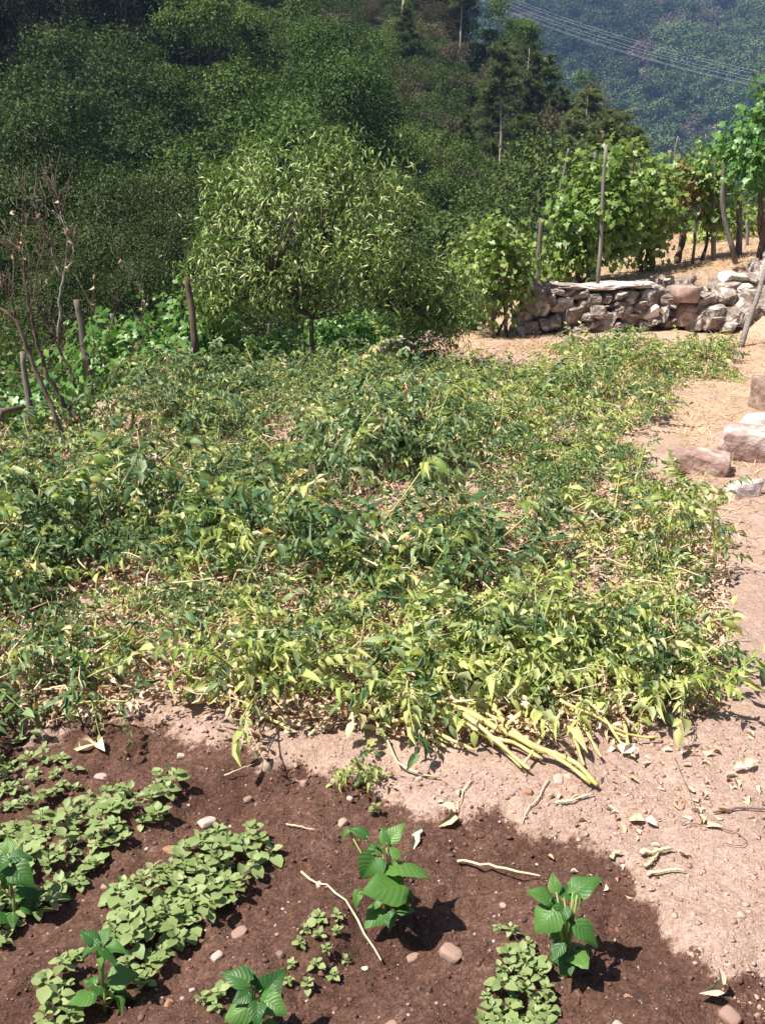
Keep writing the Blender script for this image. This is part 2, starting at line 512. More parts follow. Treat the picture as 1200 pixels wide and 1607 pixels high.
def ground_mat():
    m, nt, out = newmat('garden_soil')
    L = nt.links.new
    tc = N(nt, 'ShaderNodeTexCoord')

    def noise(s, d=8, r=0.6):
        n = N(nt, 'ShaderNodeTexNoise')
        n.inputs['Scale'].default_value = s
        n.inputs['Detail'].default_value = d
        n.inputs['Roughness'].default_value = r
        L(tc.outputs['Object'], n.inputs['Vector'])
        return n
    n1 = noise(3.0)
    n2 = noise(38.0, 8, 0.7)
    n3 = noise(160.0, 3)
    mixv = N(nt, 'ShaderNodeMath', operation='MULTIPLY_ADD')
    L(n2.outputs[0], mixv.inputs[0])
    mixv.inputs[1].default_value = 0.6
    m3 = N(nt, 'ShaderNodeMath', operation='MULTIPLY')
    L(n1.outputs[0], m3.inputs[0])
    m3.inputs[1].default_value = 0.4
    L(m3.outputs[0], mixv.inputs[2])
    n4 = noise(95.0, 6, 0.8)
    mg = N(nt, 'ShaderNodeMath', operation='MULTIPLY_ADD')
    L(n4.outputs[0], mg.inputs[0])
    mg.inputs[1].default_value = 1.25
    mg2 = N(nt, 'ShaderNodeMath', operation='SUBTRACT')
    L(mixv.outputs[0], mg2.inputs[0])
    mg2.inputs[1].default_value = 0.625
    L(mg2.outputs[0], mg.inputs[2])
    mixv = mg
    wet_c = ramp(nt, [(0.25, (0.048, 0.023, 0.016)), (0.48, (0.098, 0.051, 0.036)), (0.66, (0.16, 0.088, 0.064)), (0.78, (0.30, 0.19, 0.15))])
    dry_c = ramp(nt, [(0.28, (0.25, 0.16, 0.12)), (0.5, (0.385, 0.265, 0.207)), (0.72, (0.51, 0.38, 0.315))])
    str_c = ramp(nt, [(0.28, (0.26, 0.165, 0.11)), (0.5, (0.40, 0.28, 0.195)), (0.72, (0.53, 0.405, 0.30))])
    for r in (wet_c, dry_c, str_c):
        L(mixv.outputs[0], r.inputs[0])

    n5 = noise(13.0, 10, 0.75)
    rag = N(nt, 'ShaderNodeMapRange')
    rag.inputs[1].default_value = 0.25
    rag.inputs[2].default_value = 0.75
    L(n5.outputs[0], rag.inputs[0])

    def att(nm):
        a = N(nt, 'ShaderNodeAttribute')
        a.attribute_name = nm
        # ragged border: the patch edge is broken up by noise
        b = N(nt, 'ShaderNodeMath', operation='MULTIPLY_ADD')
        L(rag.outputs[0], b.inputs[0])
        b.inputs[1].default_value = 1.1
        L(a.outputs['Fac'], b.inputs[2])
        mr = N(nt, 'ShaderNodeMapRange')
        mr.inputs[1].default_value = 0.92
        mr.inputs[2].default_value = 1.16
        L(b.outputs[0], mr.inputs[0])
        return mr.outputs[0]
    mx1 = N(nt, 'ShaderNodeMix', data_type='RGBA')
    L(att('straw'), mx1.inputs[0])
    L(dry_c.outputs[0], mx1.inputs[6])
    L(str_c.outputs[0], mx1.inputs[7])
    mx2 = N(nt, 'ShaderNodeMix', data_type='RGBA')
    L(att('wet'), mx2.inputs[0])
    L(mx1.outputs[2], mx2.inputs[6])
    L(wet_c.outputs[0], mx2.inputs[7])
    p = N(nt, 'ShaderNodeBsdfPrincipled')
    p.inputs['Roughness'].default_value = 0.95
    p.inputs['Specular IOR Level'].default_value = 0.12
    L(mx2.outputs[2], p.inputs['Base Color'])
    b1 = N(nt, 'ShaderNodeBump')
    b1.inputs['Strength'].default_value = 0.7
    b1.inputs['Distance'].default_value = 0.02
    L(n2.outputs[0], b1.inputs['Height'])
    b2 = N(nt, 'ShaderNodeBump')
    b2.inputs['Strength'].default_value = 0.9
    b2.inputs['Distance'].default_value = 0.006
    L(n3.outputs[0], b2.inputs['Height'])
    L(b1.outputs[0], b2.inputs['Normal'])
    L(b2.outputs[0], p.inputs['Normal'])
    L(p.outputs[0], out.inputs[0])
    return m


M['ground'] = ground_mat()
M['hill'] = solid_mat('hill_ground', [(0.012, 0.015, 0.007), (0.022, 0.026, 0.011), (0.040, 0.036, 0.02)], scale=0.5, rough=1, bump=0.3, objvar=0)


# ------------------------------------------------------------------ leaf templates
def blade(st, wid, fold=0.25, droop=0.2, twist=0.0, curl=0.0):
    """leaf of stations st (0..1), half widths wid; folded along the midrib, tip drooping"""
    v = []
    for s, w in zip(st, wid):
        zc = -droop * s * s
        yy = s * (1 - 0.25 * abs(droop) * s)
        a = twist * s
        for sx in (-1, 0, 1):
            x = sx * w * (1 - 0.35 * abs(curl))
            z = zc + (abs(sx) * w * fold) + (abs(sx) * w * curl * s)
            v.append((x * math.cos(a) - (z - zc) * math.sin(a), yy, zc + x * math.sin(a) + (z - zc) * math.cos(a)))
    f = []
    for i in range(len(st) - 1):
        b = i * 3
        f += [(b, b + 1, b + 4, b + 3), (b + 1, b + 2, b + 5, b + 4)]
    return np.array(v), [np.array(f)]


ROMB = (np.array([(0, 0, 0), (0.36, 0.5, 0.09), (0, 1, -0.12), (-0.36, 0.5, 0.09)]), [np.array([(0, 1, 2), (0, 2, 3)])])
ROMB2 = (np.array([(0, 0, 0), (0.3, 0.45, 0.16), (0, 1, -0.3), (-0.3, 0.45, 0.16)]), [np.array([(0, 1, 2), (0, 2, 3)])])
NARROW = (np.array([(0, 0, 0), (0.17, 0.45, 0.08), (0, 1, -0.3), (-0.17, 0.45, 0.08)]), [np.array([(0, 1, 2), (0, 2, 3)])])
LANCE = [blade([0, 0.3, 0.65, 1], [0.02, 0.115, 0.085, 0.005], 0.5, 0.35, t) for t in (-0.6, 0.0, 0.5)] + [blade([0, 0.3, 0.65, 1], [0.02, 0.105, 0.09, 0.005], 0.9, 0.7, t) for t in (-0.3, 0.3)]
OVATE = [blade([0, 0.35, 0.7, 1], [0.03, 0.32, 0.26, 0.01], f_, d_, t_, c_) for f_, d_, t_, c_ in
         ((0.25, 0.2, 0, 0), (0.6, 0.5, 0.3, 0.2), (0.9, 0.2, -0.4, 0.3), (1.3, 0.5, 0.5, 0.4), (0.35, 0.8, -0.2, 0.0), (-0.3, 0.5, 0.3, 0))]
WEEDL = [blade([0, 0.18, 0.42, 0.72, 1], [0.03, 0.06, 0.34, 0.29, 0.05], f_, d_, t_) for f_, d_, t_ in ((0.25, 0.12, 0), (0.12, 0.3, 0.2), (0.4, -0.1, -0.2), (0.2, 0.4, 0.1))]


POTL = [blade([0, 0.3, 0.68, 1], [0.03, w_, w_ * 0.8, 0.01], f_, d_, t_, c_) for w_, f_, d_, t_, c_ in
        ((0.27, 0.5, 0.4, 0.2, 0.1), (0.25, 0.9, 0.6, -0.5, 0.3), (0.24, 1.4, 0.3, 0.7, 0.5), (0.21, 1.9, 0.7, -0.8, 0.6), (0.26, 0.8, 1.0, 0.5, 0.2), (0.23, 1.2, -0.3, 0.4, 0.6), (0.26, -0.6, 0.8, 0.5, 0), (0.19, 2.2, 0.3, 1.0, 0.7), (0.22, 1.6, 0.9, -0.3, 0.3))]


def grape_leaf(seed, cup=0.15):
    r = np.random.default_rng(seed)
    lob = [(0, 1.0), (24, 0.62), (52, 0.88), (80, 0.55), (112, 0.72), (150, 0.55), (172, 0.2)]
    pts = []
    for a, q in lob:
        pts.append((math.radians(a), q))
    out = [(a, q) for a, q in pts] + [(-a, q) for a, q in pts[::-1] if a > 0.01]
    v = [(0, 0.42, 0)]
    for a, q in out:
        q *= 0.62 * r.uniform(0.88, 1.1)
        x = q * math.sin(a)
        y = q * math.cos(a)
        v.append((x, 0.42 + y * 0.95, -cup * (x * x + y * y) * 2.2 + r.uniform(-0.05, 0.05) + 0.15 * abs(x)))
    n = len(out)
    f = [(0, 1 + i, 1 + (i + 1) % n) for i in range(n)]
    return np.array(v), [np.array(f)[:, ::-1]]


GRAPE = [grape_leaf(i, c) for i, c in enumerate((0.1, 0.25, 0.4, -0.1, 0.3))]


def pine_tuft():
    r = np.random.default_rng(3)
    v = []
    f = []
    for i in range(11):
        d = unit(np.array([r.normal() * 0.55, 1.0 - 0.3 * r.random(), r.normal() * 0.55]))
        s = unit(np.cross(d, r.normal(size=3))) * 0.05
        b = len(v)
        v += [-s, s, d * r.uniform(0.7, 1.0)]
        f.append((b, b + 1, b + 2))
    return np.array(v), [np.array(f)]


TUFT = pine_tuft()


def rand_dirs(n, up=0.0, r=rng):
    v = r.normal(size=(n, 3))
    v[:, 2] += up
    return unit(v)


# ------------------------------------------------------------------ terrain
EDGE = [(-9.0, 4.6), (-4.6, 5.9), (-2.72, 6.75), (-2.35, 9.3), (-0.79, 9.95), (0.35, 11.3), (1.6, 14.2), (2.3, 17.5), (3.6, 21.0), (9.0, 23.0), (20.0, 23.0)]


def edge_sd(x, y):
    """distance beyond the terrace edge (positive: off the garden, on the valley side)"""
    best = np.full(np.shape(x), 1e9)
    sgn = np.ones(np.shape(x))
    for (x0, y0), (x1, y1) in zip(EDGE[:-1], EDGE[1:]):
        dx, dy = x1 - x0, y1 - y0
        t = np.clip(((x - x0) * dx + (y - y0) * dy) / (dx * dx + dy * dy), 0, 1)
        ex = x - x0 - t * dx
        ey = y - y0 - t * dy
        d = np.hypot(ex, ey)
        s = np.where(dx * ey - dy * ex > 0, 1.0, -1.0)
        m = d < best - 1e-9
        best = np.where(m, d, best)
        sgn = np.where(m, s, sgn)
    return best * sgn


WALL_A = np.array([1.85, 12.9])
WALL_B = np.array([4.25, 13.3])
WALL_D = (WALL_B - WALL_A) / np.linalg.norm(WALL_B - WALL_A)
WALL_N = np.array([-WALL_D[1], WALL_D[0]])


def upper(x, y):
    """how far the raised vineyard terrace counts here (0..1)"""
    t = (x - WALL_A[0]) * WALL_N[0] + (y - WALL_A[1]) * WALL_N[1]
    s = (x - WALL_A[0]) * WALL_D[0] + (y - WALL_A[1]) * WALL_D[1]
    a = sstep(0.12, 0.28, t) * sstep(0.05, 0.25, s)
    # right of the wall the bank swings towards the camera
    b = sstep(4.6, 5.6, x + 0.25 * (y - 13.0)) * sstep(11.6, 13.0, y)
    return np.maximum(a, b)


BED = [(-400, 1150), (0, 1140), (175, 1125), (330, 1165), (540, 1205), (640, 1250), (760, 1262), (860, 1300), (960, 1335), (1030, 1400), (1062, 1470), (1110, 1497), (1180, 1500), (1260, 1530), (1300, 1900), (600, 2600), (-900, 2400)]


def garden_z(x, y, fine=True):
    sd = edge_sd(x, y)
    z = 0.03 * fbm(x * 0.5, y * 0.5, 3, 5)
    up_ = upper(x, y)
    z = z + up_ * (0.58 + 0.10 * np.clip(x - 2.8, 0, 4) + 0.025 * np.clip(y - 13.5, 0, 6))
    z = z - 1.25 * sstep(0.0, 0.55, sd) - np.clip(sd - 0.55, 0, 22) * 0.27
    if fine:
        px, py = proj(np.stack([x, y, np.zeros_like(x)], -1))
        near = sstep(5.5, 3.4, y)
        jag = 16 * vnoise(x * 6, y * 6, 3) + 12 * vnoise(x * 17, y * 17, 4) + 6 * vnoise(x * 41, y * 41, 6)
        w = np.zeros_like(x)
        for o in np.linspace(-20, 20, 7):          # softened rim of the dug bed
            w += inpoly(px + jag, py + jag + o, BED)
        w /= 7
        w = np.where(y < 0.9, 1.0, w)
        # furrows of the bed run from lower left to upper right
        c = x * 0.72 - y * 0.70
        fur = np.sin(c * 2 * PI / 0.36 + 0.9)
        z = z + near * (-0.045 * w + 0.020 * fur * w + 0.013 * fbm(x * 5, y * 5, 3, 1) + 0.009 * fbm(x * 20, y * 20, 3, 2) * (0.5 + w))
        # hilled potato rows
        fld = sstep(2.6, 3.2, y) * (1 - up_)
        z = z + 0.02 * fld * fbm(x * 2.3, y * 2.3, 3, 8)
        wet = w * sstep(5.0, 3.2, y)
        return z, wet, sd
    return z


HX = [-200, -60, -40, -13, 0, 7, 17, 27, 45, 80, 300]
HZ = [34, 34, 31, 26, 21, 15, 5, -6, -16, -22, -22]


def land_z(x, y):
    x = np.asarray(x, float)
    y = np.asarray(y, float)
    g = garden_z(x, y, False)
    hc = np.interp(x + 4 * vnoise(x * 0.05, y * 0.05, 31), HX, HZ)
    t = np.clip((y - 27) / 73, 0, 1)
    base = -7.5 + (hc + 7.5) * t ** 1.05 + 1.3 * fbm(x * 0.06, y * 0.06, 3, 12) * sstep(25, 40, y)
    back = -45.0
    base = base * sstep(190, 108, y) + back * sstep(108, 190, y)
    far = np.interp(y, [0, 300, 360, 640, 760, 1000], [-45, -45, -30, 150, 168, 170]) + 13 * fbm(x * 0.008 + 3, y * 0.006, 4, 22) * sstep(300, 420, y)
    base = np.where(y > 190, far, base)
    k = sstep(20, 29, y)
    gg = np.maximum(g, -8)
    z = gg * (1 - k) + base * k
    # sides of the valley
    z = np.where((y <= 29) & (np.abs(x) > 24), np.minimum(z, gg), z)
    return z


def grid_mesh(name, xs, ys, zf, mat, attrs=None, smooth=True):
    X, Y = np.meshgrid(xs, ys)
    Z = zf(X.ravel(), Y.ravel())
    mb = MB()
    nx, ny = len(xs), len(ys)
    i = (np.arange(ny - 1)[:, None] * nx + np.arange(nx - 1)[None]).ravel()
    q = np.stack([i, i + 1, i + nx + 1, i + nx], -1)
    mb.add(np.stack([X.ravel(), Y.ravel(), Z], -1), [q])
    me = mb.mesh(name, mat, smooth)
    if attrs:
        for k, v in attrs.items():
            a = me.attributes.new(k, 'FLOAT', 'POINT')
            a.data.foreach_set('value', v.astype(np.float32))
    return me


def spaced(*segs):
    r = []
    for a, b, s in segs:
        r.append(np.arange(a, b, s))
    r.append([segs[-1][1]])
    return np.concatenate(r)


gx = spaced((-9, -4, 0.12), (-4, -1.7, 0.05), (-1.7, 1.9, 0.0125), (1.9, 3.4, 0.035), (3.4, 9.5, 0.1))
gy = spaced((-3, 0.7, 0.1), (0.7, 3.3, 0.0125), (3.3, 5, 0.03), (5, 24, 0.09))
GX, GY = np.meshgrid(gx, gy)
gz, gwet, gsd = garden_z(GX.ravel(), GY.ravel())
gup = upper(GX.ravel(), GY.ravel())
gpx, gpy = proj(np.stack([GX.ravel(), np.maximum(GY.ravel(), 0.8), np.zeros(GX.size)], -1))
pathn = fbm(GX.ravel() * 1.3, GY.ravel() * 1.3, 3, 40)
gstraw = np.clip(np.maximum(gup, sstep(5.5, 7.5, GY.ravel()) * 0.62 + 0.25 * pathn * sstep(4, 6, GY.ravel())), 0, 1)

me = grid_mesh('ground', gx, gy, lambda a, b: gz, M['ground'], {'wet': gwet, 'straw': gstraw})
ground = tag(link('ground', me), 'reddish garden soil, dug and damp in the bed and dry on the path', kind='structure')


def gh(x, y):
    """height of the garden ground at a point"""
    z, _, _ = garden_z(np.atleast_1d(np.asarray(x, float)), np.atleast_1d(np.asarray(y, float)))
    return float(z[0]) if np.ndim(x) == 0 else z


def outer(x, y):
    z = land_z(x, y)
    inside = (x > -8.7) & (x < 9.2) & (y > -2.7) & (y < 23.7)
    return np.where(inside, z - 0.6, z)


hx = spaced((-420, -80, 12), (-80, 80, 2.0), (80, 420, 12))
hy = spaced((-60, 0, 6), (0, 30, 1.0), (30, 120, 2.0), (120, 300, 12), (300, 800, 9))
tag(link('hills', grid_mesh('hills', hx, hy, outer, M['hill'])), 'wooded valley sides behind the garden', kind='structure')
GPT = lambda px, py: (lambda p: (p[0], p[1], gh(p[0], p[1])))(G(px, py, 0.0))

# ------------------------------------------------------------------ haze
hz, nt, out = newmat('haze')
pv = N(nt, 'ShaderNodeVolumePrincipled')
pv.inputs['Color'].default_value = (0.33, 0.55, 1.0, 1)
pv.inputs['Density'].default_value = 0.00036
pv.inputs['Anisotropy'].default_value = 0.2
nt.links.new(pv.outputs[0], out.inputs['Volume'])
mb = MB()
x0, x1, y0, y1, z0, z1 = -440, 440, -80, 830, -90, 205
mb.add([(x0, y0, z0), (x1, y0, z0), (x1, y1, z0), (x0, y1, z0), (x0, y0, z1), (x1, y0, z1), (x1, y1, z1), (x0, y1, z1)],
       [np.array([(3, 2, 1, 0), (4, 5, 6, 7), (0, 1, 5, 4), (1, 2, 6, 5), (2, 3, 7, 6), (3, 0, 4, 7)])])
tag(link('haze', mb.mesh('haze', hz)), 'pale blue summer haze in the valley', kind='stuff')


# ------------------------------------------------------------------ stones
def stone_mesh(name, seed, mat, box=0.5, sub=1, rough=0.06, npts=22):
    """an angular rock of about unit size"""
    import bmesh
    r = np.random.default_rng(seed)
    bm = bmesh.new()
    P = r.normal(size=(npts, 3))
    P = np.sign(P) * np.abs(P) ** (1 - box * 0.6)
    P = P / np.max(np.abs(P), axis=1, keepdims=True) * (1 - box) * 0.9 + unit(P) * box
    P *= 0.5 / np.abs(P).max(0)
    for p in P:
        bm.verts.new(p)
    res = bmesh.ops.convex_hull(bm, input=bm.verts)
    bmesh.ops.delete(bm, geom=[e for e in res['geom_interior'] if isinstance(e, bmesh.types.BMVert)], context='VERTS')
    bmesh.ops.bevel(bm, geom=list(bm.edges), offset=0.035, segments=1, affect='EDGES', clamp_overlap=True)
    if sub:
        bmesh.ops.triangulate(bm, faces=bm.faces)
        bmesh.ops.subdivide_edges(bm, edges=[e for e in bm.edges if e.calc_length() > 0.22], cuts=1)
        for v in bm.verts:
            v.co += Vector(r.normal(size=3)) * rough * 0.35
    me = bpy.data.meshes.new(name)
    bm.to_mesh(me)
    bm.free()
    me.materials.append(mat)
    if box > 0.9:
        me.polygons.foreach_set('use_smooth', np.ones(len(me.polygons), bool))
    return me


STONES = {k: [stone_mesh('stone', 100 + i, M[k], (0.35, 0.5, 0.65, 0.45)[i % 4]) for i in range(8)] for k in ('stone', 'pink_stone', 'pale_stone')}
SLABS = [stone_mesh('slab', 300 + i, M[k], 0.3, npts=30) for i, k in enumerate(('stone', 'pale_stone', 'stone', 'pale_stone'))]
PEBBLES = {k: [stone_mesh('pebble', 200 + i, M[k], 0.93, 0, npts=60) for i in range(5)] for k in ('pebble', 'white_pebble', 'orange_pebble')}

# dry-stone retaining wall, every stone a part.  Places read off the photograph: centre x, centre y, width, height in pixels
wall = thing('stone_wall', 'low dry-stone retaining wall of rough grey-brown stones below the vines', 'wall', (*WALL_A, 0))
WS = [(833, 468, 52, 52, 's'), (823, 497, 38, 26, 's'), (830, 513, 30, 20, 's'), (812, 518, 26, 20, 's'), (897, 499, 56, 42, 's'), (880, 477, 36, 20, 's'),
      (857, 466, 28, 22, 's'), (866, 506, 26, 20, 's'), (850, 511, 24, 18, 's'), (913, 480, 18, 17, 's'), (929, 471, 24, 19, 's'), (948, 468, 18, 17, 's'),
      (966, 466, 23, 18, 's'), (986, 467, 26, 19, 's'), (934, 488, 30, 23, 's'), (909, 462, 30, 15, 's'), (947, 507, 44, 29, 's'), (926, 511, 24, 22, 's'),
      (970, 486, 30, 20, 's'), (997, 486, 30, 14, 's'), (985, 499, 42, 20, 's'), (1018, 467, 42, 27, 's'), (1044, 472, 32, 22, 's'), (1018, 489, 30, 21, 'w'),
      (1034, 490, 20, 24, 's'), (1025, 503, 36, 15, 's'), (973, 476, 24, 9, 's'), (1000, 476, 22, 9, 's'), (950, 480, 20, 10, 's'), (888, 460, 28, 12, 's'),
      (870, 456, 22, 10, 's'), (845, 450, 30, 9, 's'), (1004, 512, 26, 16, 's'), (966, 513, 30, 16, 's'), (905, 520, 30, 14, 's'), (880, 518, 24, 14, 's'), (1045, 508, 22, 18, 's'),
      (950, 494, 20, 12, 's'), (916, 495, 16, 14, 's')]


def on_wall(px, py, off=0.0):
    """where the pixel meets the wall's face, off metres in front of it"""
    d = ray(px, py)
    n = np.array([WALL_N[0], WALL_N[1], 0])
    a = np.array([WALL_A[0], WALL_A[1], 0]) - n * off
    t = ((a - CAMP) @ n) / (d @ n)
    return CAMP + d * t


wrot = math.atan2(WALL_D[1], WALL_D[0])
ppm = FPX / 13.2
si = 0
for px, py, w, h, k in WS:
    p = on_wall(px, py, rng.uniform(-0.02, 0.05)) - np.array([WALL_A[0], WALL_A[1], 0])
    ms = STONES['pale_stone' if k == 'w' else 'stone'][si % 8]
    si += 1
    o = link('stone', ms, wall, p, (rng.uniform(-0.15, 0.15), rng.uniform(-0.2, 0.2), wrot + rng.uniform(-0.3, 0.3) + (PI if rng.random() < 0.5 else 0)), (w / ppm * 1.08, rng.uniform(0.28, 0.4), h / ppm * 1.12))
for i in range(110):                                            # the packing behind and between them
    px, py = rng.uniform(812, 1050), rng.uniform(456, 522)
    p = on_wall(px, py, rng.uniform(-0.16, -0.05)) - np.array([WALL_A[0], WALL_A[1], 0])
    link('stone', STONES['stone'][i % 8], wall, p, tuple(rng.uniform(-0.5, 0.5, 2)) + (rng.uniform(0, 6),), tuple(rng.uniform(0.10, 0.22, 3)))
for px, py, w, d_, k in [(832, 444, 34, 0.3, 0), (893, 449, 40, 0.34, 2), (868, 449, 30, 0.3, 0), (936, 449, 50, 0.36, 1), (975, 446, 66, 0.4, 3), (1003, 446, 36, 0.34, 1), (855, 446, 30, .3, 2)]:   # coping slabs
    p = on_wall(px, py, -0.06) - np.array([WALL_A[0], WALL_A[1], 0])
    link('stone', SLABS[k], wall, p, (0.04, rng.uniform(-0.05, 0.05), wrot + rng.uniform(-0.1, 0.1)), (w / ppm * 1.25, d_ * 1.25, 0.075))

# the stone pile and steps at the wall's right end
pile = thing('stone_bank', 'heaped stone bank with step stones at the right end of the wall', 'wall', (4.6, 13.4, 0))
PS = [(1067, 491, 68, 38, 13.3, 'p'), (1092, 500, 36, 30, 13.2, 's'), (1107, 476, 30, 28, 13.2, 's'), (1123, 494, 36, 32, 13.1, 's'), (1134, 464, 34, 26, 13.2, 's'), (1150, 438, 44, 18, 13.4, 'w'),
      (1144, 451, 30, 13, 13.3, 's'), (1164, 450, 28, 12, 13.3, 'w'), (1158, 475, 36, 28, 13.1, 's'), (1150, 497, 30, 27, 13.0, 's'), (1174, 497, 32, 28, 12.9, 's'), (1181, 467, 26, 24, 13.0, 's'),
      (1190, 487, 28, 26, 12.9, 's'), (1192, 420, 24, 22, 13.2, 's'), (1194, 438, 26, 20, 13.1, 's'), (1198, 457, 26, 22, 13.0, 's'), (1204, 505, 30, 26, 12.8, 's'), (1215, 470, 40, 40, 12.8, 's'),
      (1216, 430, 40, 40, 12.9, 's'), (1170, 460, 22, 14, 13.2, 's'), (1120, 466, 22, 16, 13.4, 's'), (1115, 508, 24, 18, 13.0, 's'), (1140, 511, 24, 14, 12.9, 's'), (1176, 480, 18, 14, 13.0, 's'), (1205, 400, 22, 22, 13.2, 's')]
for px, py, w, h, Y, k in PS:
    p = at_y(px, py, Y) - np.array(pile.location)
    link('stone', STONES[{'s': 'stone', 'p': 'pink_stone', 'w': 'pale_stone'}[k]][si % 8], pile, p, (rng.uniform(-0.2, 0.2), rng.uniform(-0.2, 0.2), rng.uniform(-0.4, 0.4)), (w / ppm * 1.14, rng.uniform(0.35, 0.5), h / ppm * 1.18))
    si += 1
for i in range(26):
    p = at_y(rng.uniform(1095, 1225), rng.uniform(445, 512), 13.4 + rng.uniform(0, 0.25)) - np.array(pile.location)
    link('stone', STONES['stone'][i % 8], pile, p, tuple(rng.uniform(-0.5, 0.5, 3)), tuple(rng.uniform(0.18, 0.3, 3)))
for i in range(16):                                             # small stones in the bank above the ledge
    p = at_y(rng.uniform(1000, 1100), rng.uniform(440, 470), 13.45 + rng.uniform(-0.1, 0.2)) - np.array(pile.location)
    link('stone', STONES['stone'][i % 8], pile, p, tuple(rng.uniform(-0.5, 0.5, 3)), tuple(rng.uniform(0.1, 0.24, 3)))
# trapezoid block that stands on the ledge
mb = MB()
bw, tw, hh = 0.13, 0.165, 0.2
mb.add([(-bw, -bw, 0), (bw, -bw, 0), (bw, bw, 0), (-bw, bw, 0), (-tw, -tw, hh), (tw, -tw, hh), (tw, tw, hh), (-tw, tw, hh), (-tw * .8, -tw * .8, hh + .02), (tw * .8, -tw * .8, hh + .015), (tw * .8, tw * .8, hh + .02), (-tw * .8, tw * .8, hh + .015)],
       [np.array([(3, 2, 1, 0), (0, 1, 5, 4), (1, 2, 6, 5), (2, 3, 7, 6), (3, 0, 4, 7), (4, 5, 9, 8), (5, 6, 10, 9), (6, 7, 11, 10), (7, 4, 8, 11), (8, 9, 10, 11)])])
p = at_y(1072, 474, 13.08)
tag(link('stone_block', mb.mesh('stone_block', M['pink_stone']), None, p, (0, 0.04, 0.15)), 'pinkish squared stone block standing on the ledge of the wall', 'stone block')

# low rubble edging at the terrace lip behind the peach tree
edg = thing('stone_edging', 'low line of pale rubble along the terrace lip beside the peach tree', 'edging', (0.6, 12.2, 0))
for px, py, w, h in [(612, 543, 32, 14), (635, 536, 34, 17), (655, 528, 26, 13), (680, 527, 26, 12), (645, 543, 30, 12), (668, 537, 26, 13), (600, 549, 22, 11), (695, 535, 22, 12), (720, 520, 20, 10), (745, 514, 22, 10), (458, 576, 24, 10), (432, 578, 22, 8), (470, 572, 16, 9)]:
    p = G(px, py + h * 0.4, 0.0)
    s_ = FPX / p[1]
    link('stone', STONES['pink_stone' if w < 30 else 'stone'][si % 8], edg, p - np.array(edg.location) + np.array([0, 0, 0.03]), (rng.uniform(-0.2, 0.2), 0, rng.uniform(0, 6)), (w / s_ * 1.1, w / s_ * 0.9, h / s_ * 1.5))
    si += 1

# loose boulders by the path
def block_mesh(seed, mat, rough=0.09):
    """a roughly squared block with worn, broken edges"""
    import bmesh
    r = np.random.default_rng(seed)
    bm = bmesh.new()
    bmesh.ops.create_cube(bm, size=1.0)
    bmesh.ops.subdivide_edges(bm, edges=bm.edges[:], cuts=7, use_grid_fill=True)
    corner = {k: r.normal(size=3) * rough for k in range(8)}
    o3 = r.uniform(0, 50, 3)
    for v in bm.verts:
        c = np.array(v.co[:])
        w = np.zeros(3)
        for k in range(8):
            f = 1.0
            for a in range(3):
                f *= (0.5 + c[a]) if (k >> a) & 1 else (0.5 - c[a])
            w += corner[k] * f
        e = np.sort(np.abs(c))                      # how close to an edge or corner
        rnd = max(0, e[1] - 0.36) * 0.55
        n3 = np.array([float(fbm(c[(a + 1) % 3] * 3.3 + o3[a], c[(a + 2) % 3] * 3.3 + c[a] * 2.1, 3, seed % 40)) for a in range(3)])
        v.co = Vector(c * (1 - rnd) + w + n3 * 0.028)
    me = bpy.data.meshes.new('boulder')
    bm.to_mesh(me)
    bm.free()
    me.materials.append(mat)
    return me


def boulder(name, mesh, px, py, w, h, d, label, rot=(0, 0, 0), sink=0.25):
    p = G(px, py, 0.0)
    s_ = FPX / np.linalg.norm(p - CAMP)
    mesh.transform(Matrix.Diagonal((w / s_, d, h / s_, 1)))
    o = link(name, mesh, None, (p[0], p[1] + d * 0.3, gh(p[0], p[1]) + h / s_ * (0.5 - sink)), rot)
    return tag(o, label, 'boulder')


boulder('boulder', block_mesh(410, M['rock_pink']), 1194, 722, 112, 54, 0.24, 'large squared pinkish block lying at the edge of the path', (0.03, 0.12, -0.32), 0.1)
boulder('boulder', block_mesh(411, M['rock_pink']), 1104, 738, 80, 40, 0.24, 'half buried flat pink stone left of the squared block', (0.05, 0.15, -0.5), 0.2)
boulder('boulder', block_mesh(412, M['rock_pale'], 0.16), 1168, 778, 76, 30, 0.16, 'pale pointed flat stone in front of the squared block', (0, 0.1, 0.5), 0.3)
boulder('boulder', block_mesh(413, M['rock_brown'], 0.14), 1210, 650, 46, 50, 0.22, 'brown upright stone behind the squared block at the path', (0, 0, 0.3), 0.1)
boulder('boulder', block_mesh(414, M['rock_pale'], 0.14), 1204, 672, 66, 20, 0.3, 'pale flat slab between the upright stone and the squared block', (0, 0, 0.2), 0.2)


# ------------------------------------------------------------------ poles and stakes
def stake(base, top, r0, r1, label, mat='grey_wood', group=None, bend=0.0, name='wooden_stake', knots=True):
    base = np.asarray(base, float)
    top = np.asarray(top, float)
    n = 9
    t = np.linspace(0, 1, n)[:, None]
    pts = (top - base) * t
    side = unit(np.cross(top - base, np.array([0.2, 1, 0])))
    pts = pts + side * (np.sin(t * PI) * bend + 0.006 * np.sin(t * 9 + base[0] * 7)) * 1.0
    pts[0] -= (top - base) / np.linalg.norm(top - base) * 0.12
    rr = np.linspace(r0, r1, n) * (1 + 0.06 * rng.normal(size=n))
    mb = MB()
    mb.tube(pts, rr, 9)
    o = link(name, mb.mesh(name, M[mat], False), None, base)
    return tag(o, label, 'stake', group)


def px_stake(px0, py0, px1, py1, Y, r, label, mat='grey_wood', lean=0.0, bend=0.0, group=None, z=None):
    b = at_y(px0, py0, Y)
    t = at_y(px1, py1, Y + lean)
    return stake(b, t, r, r * 0.8, label, mat, group, bend)


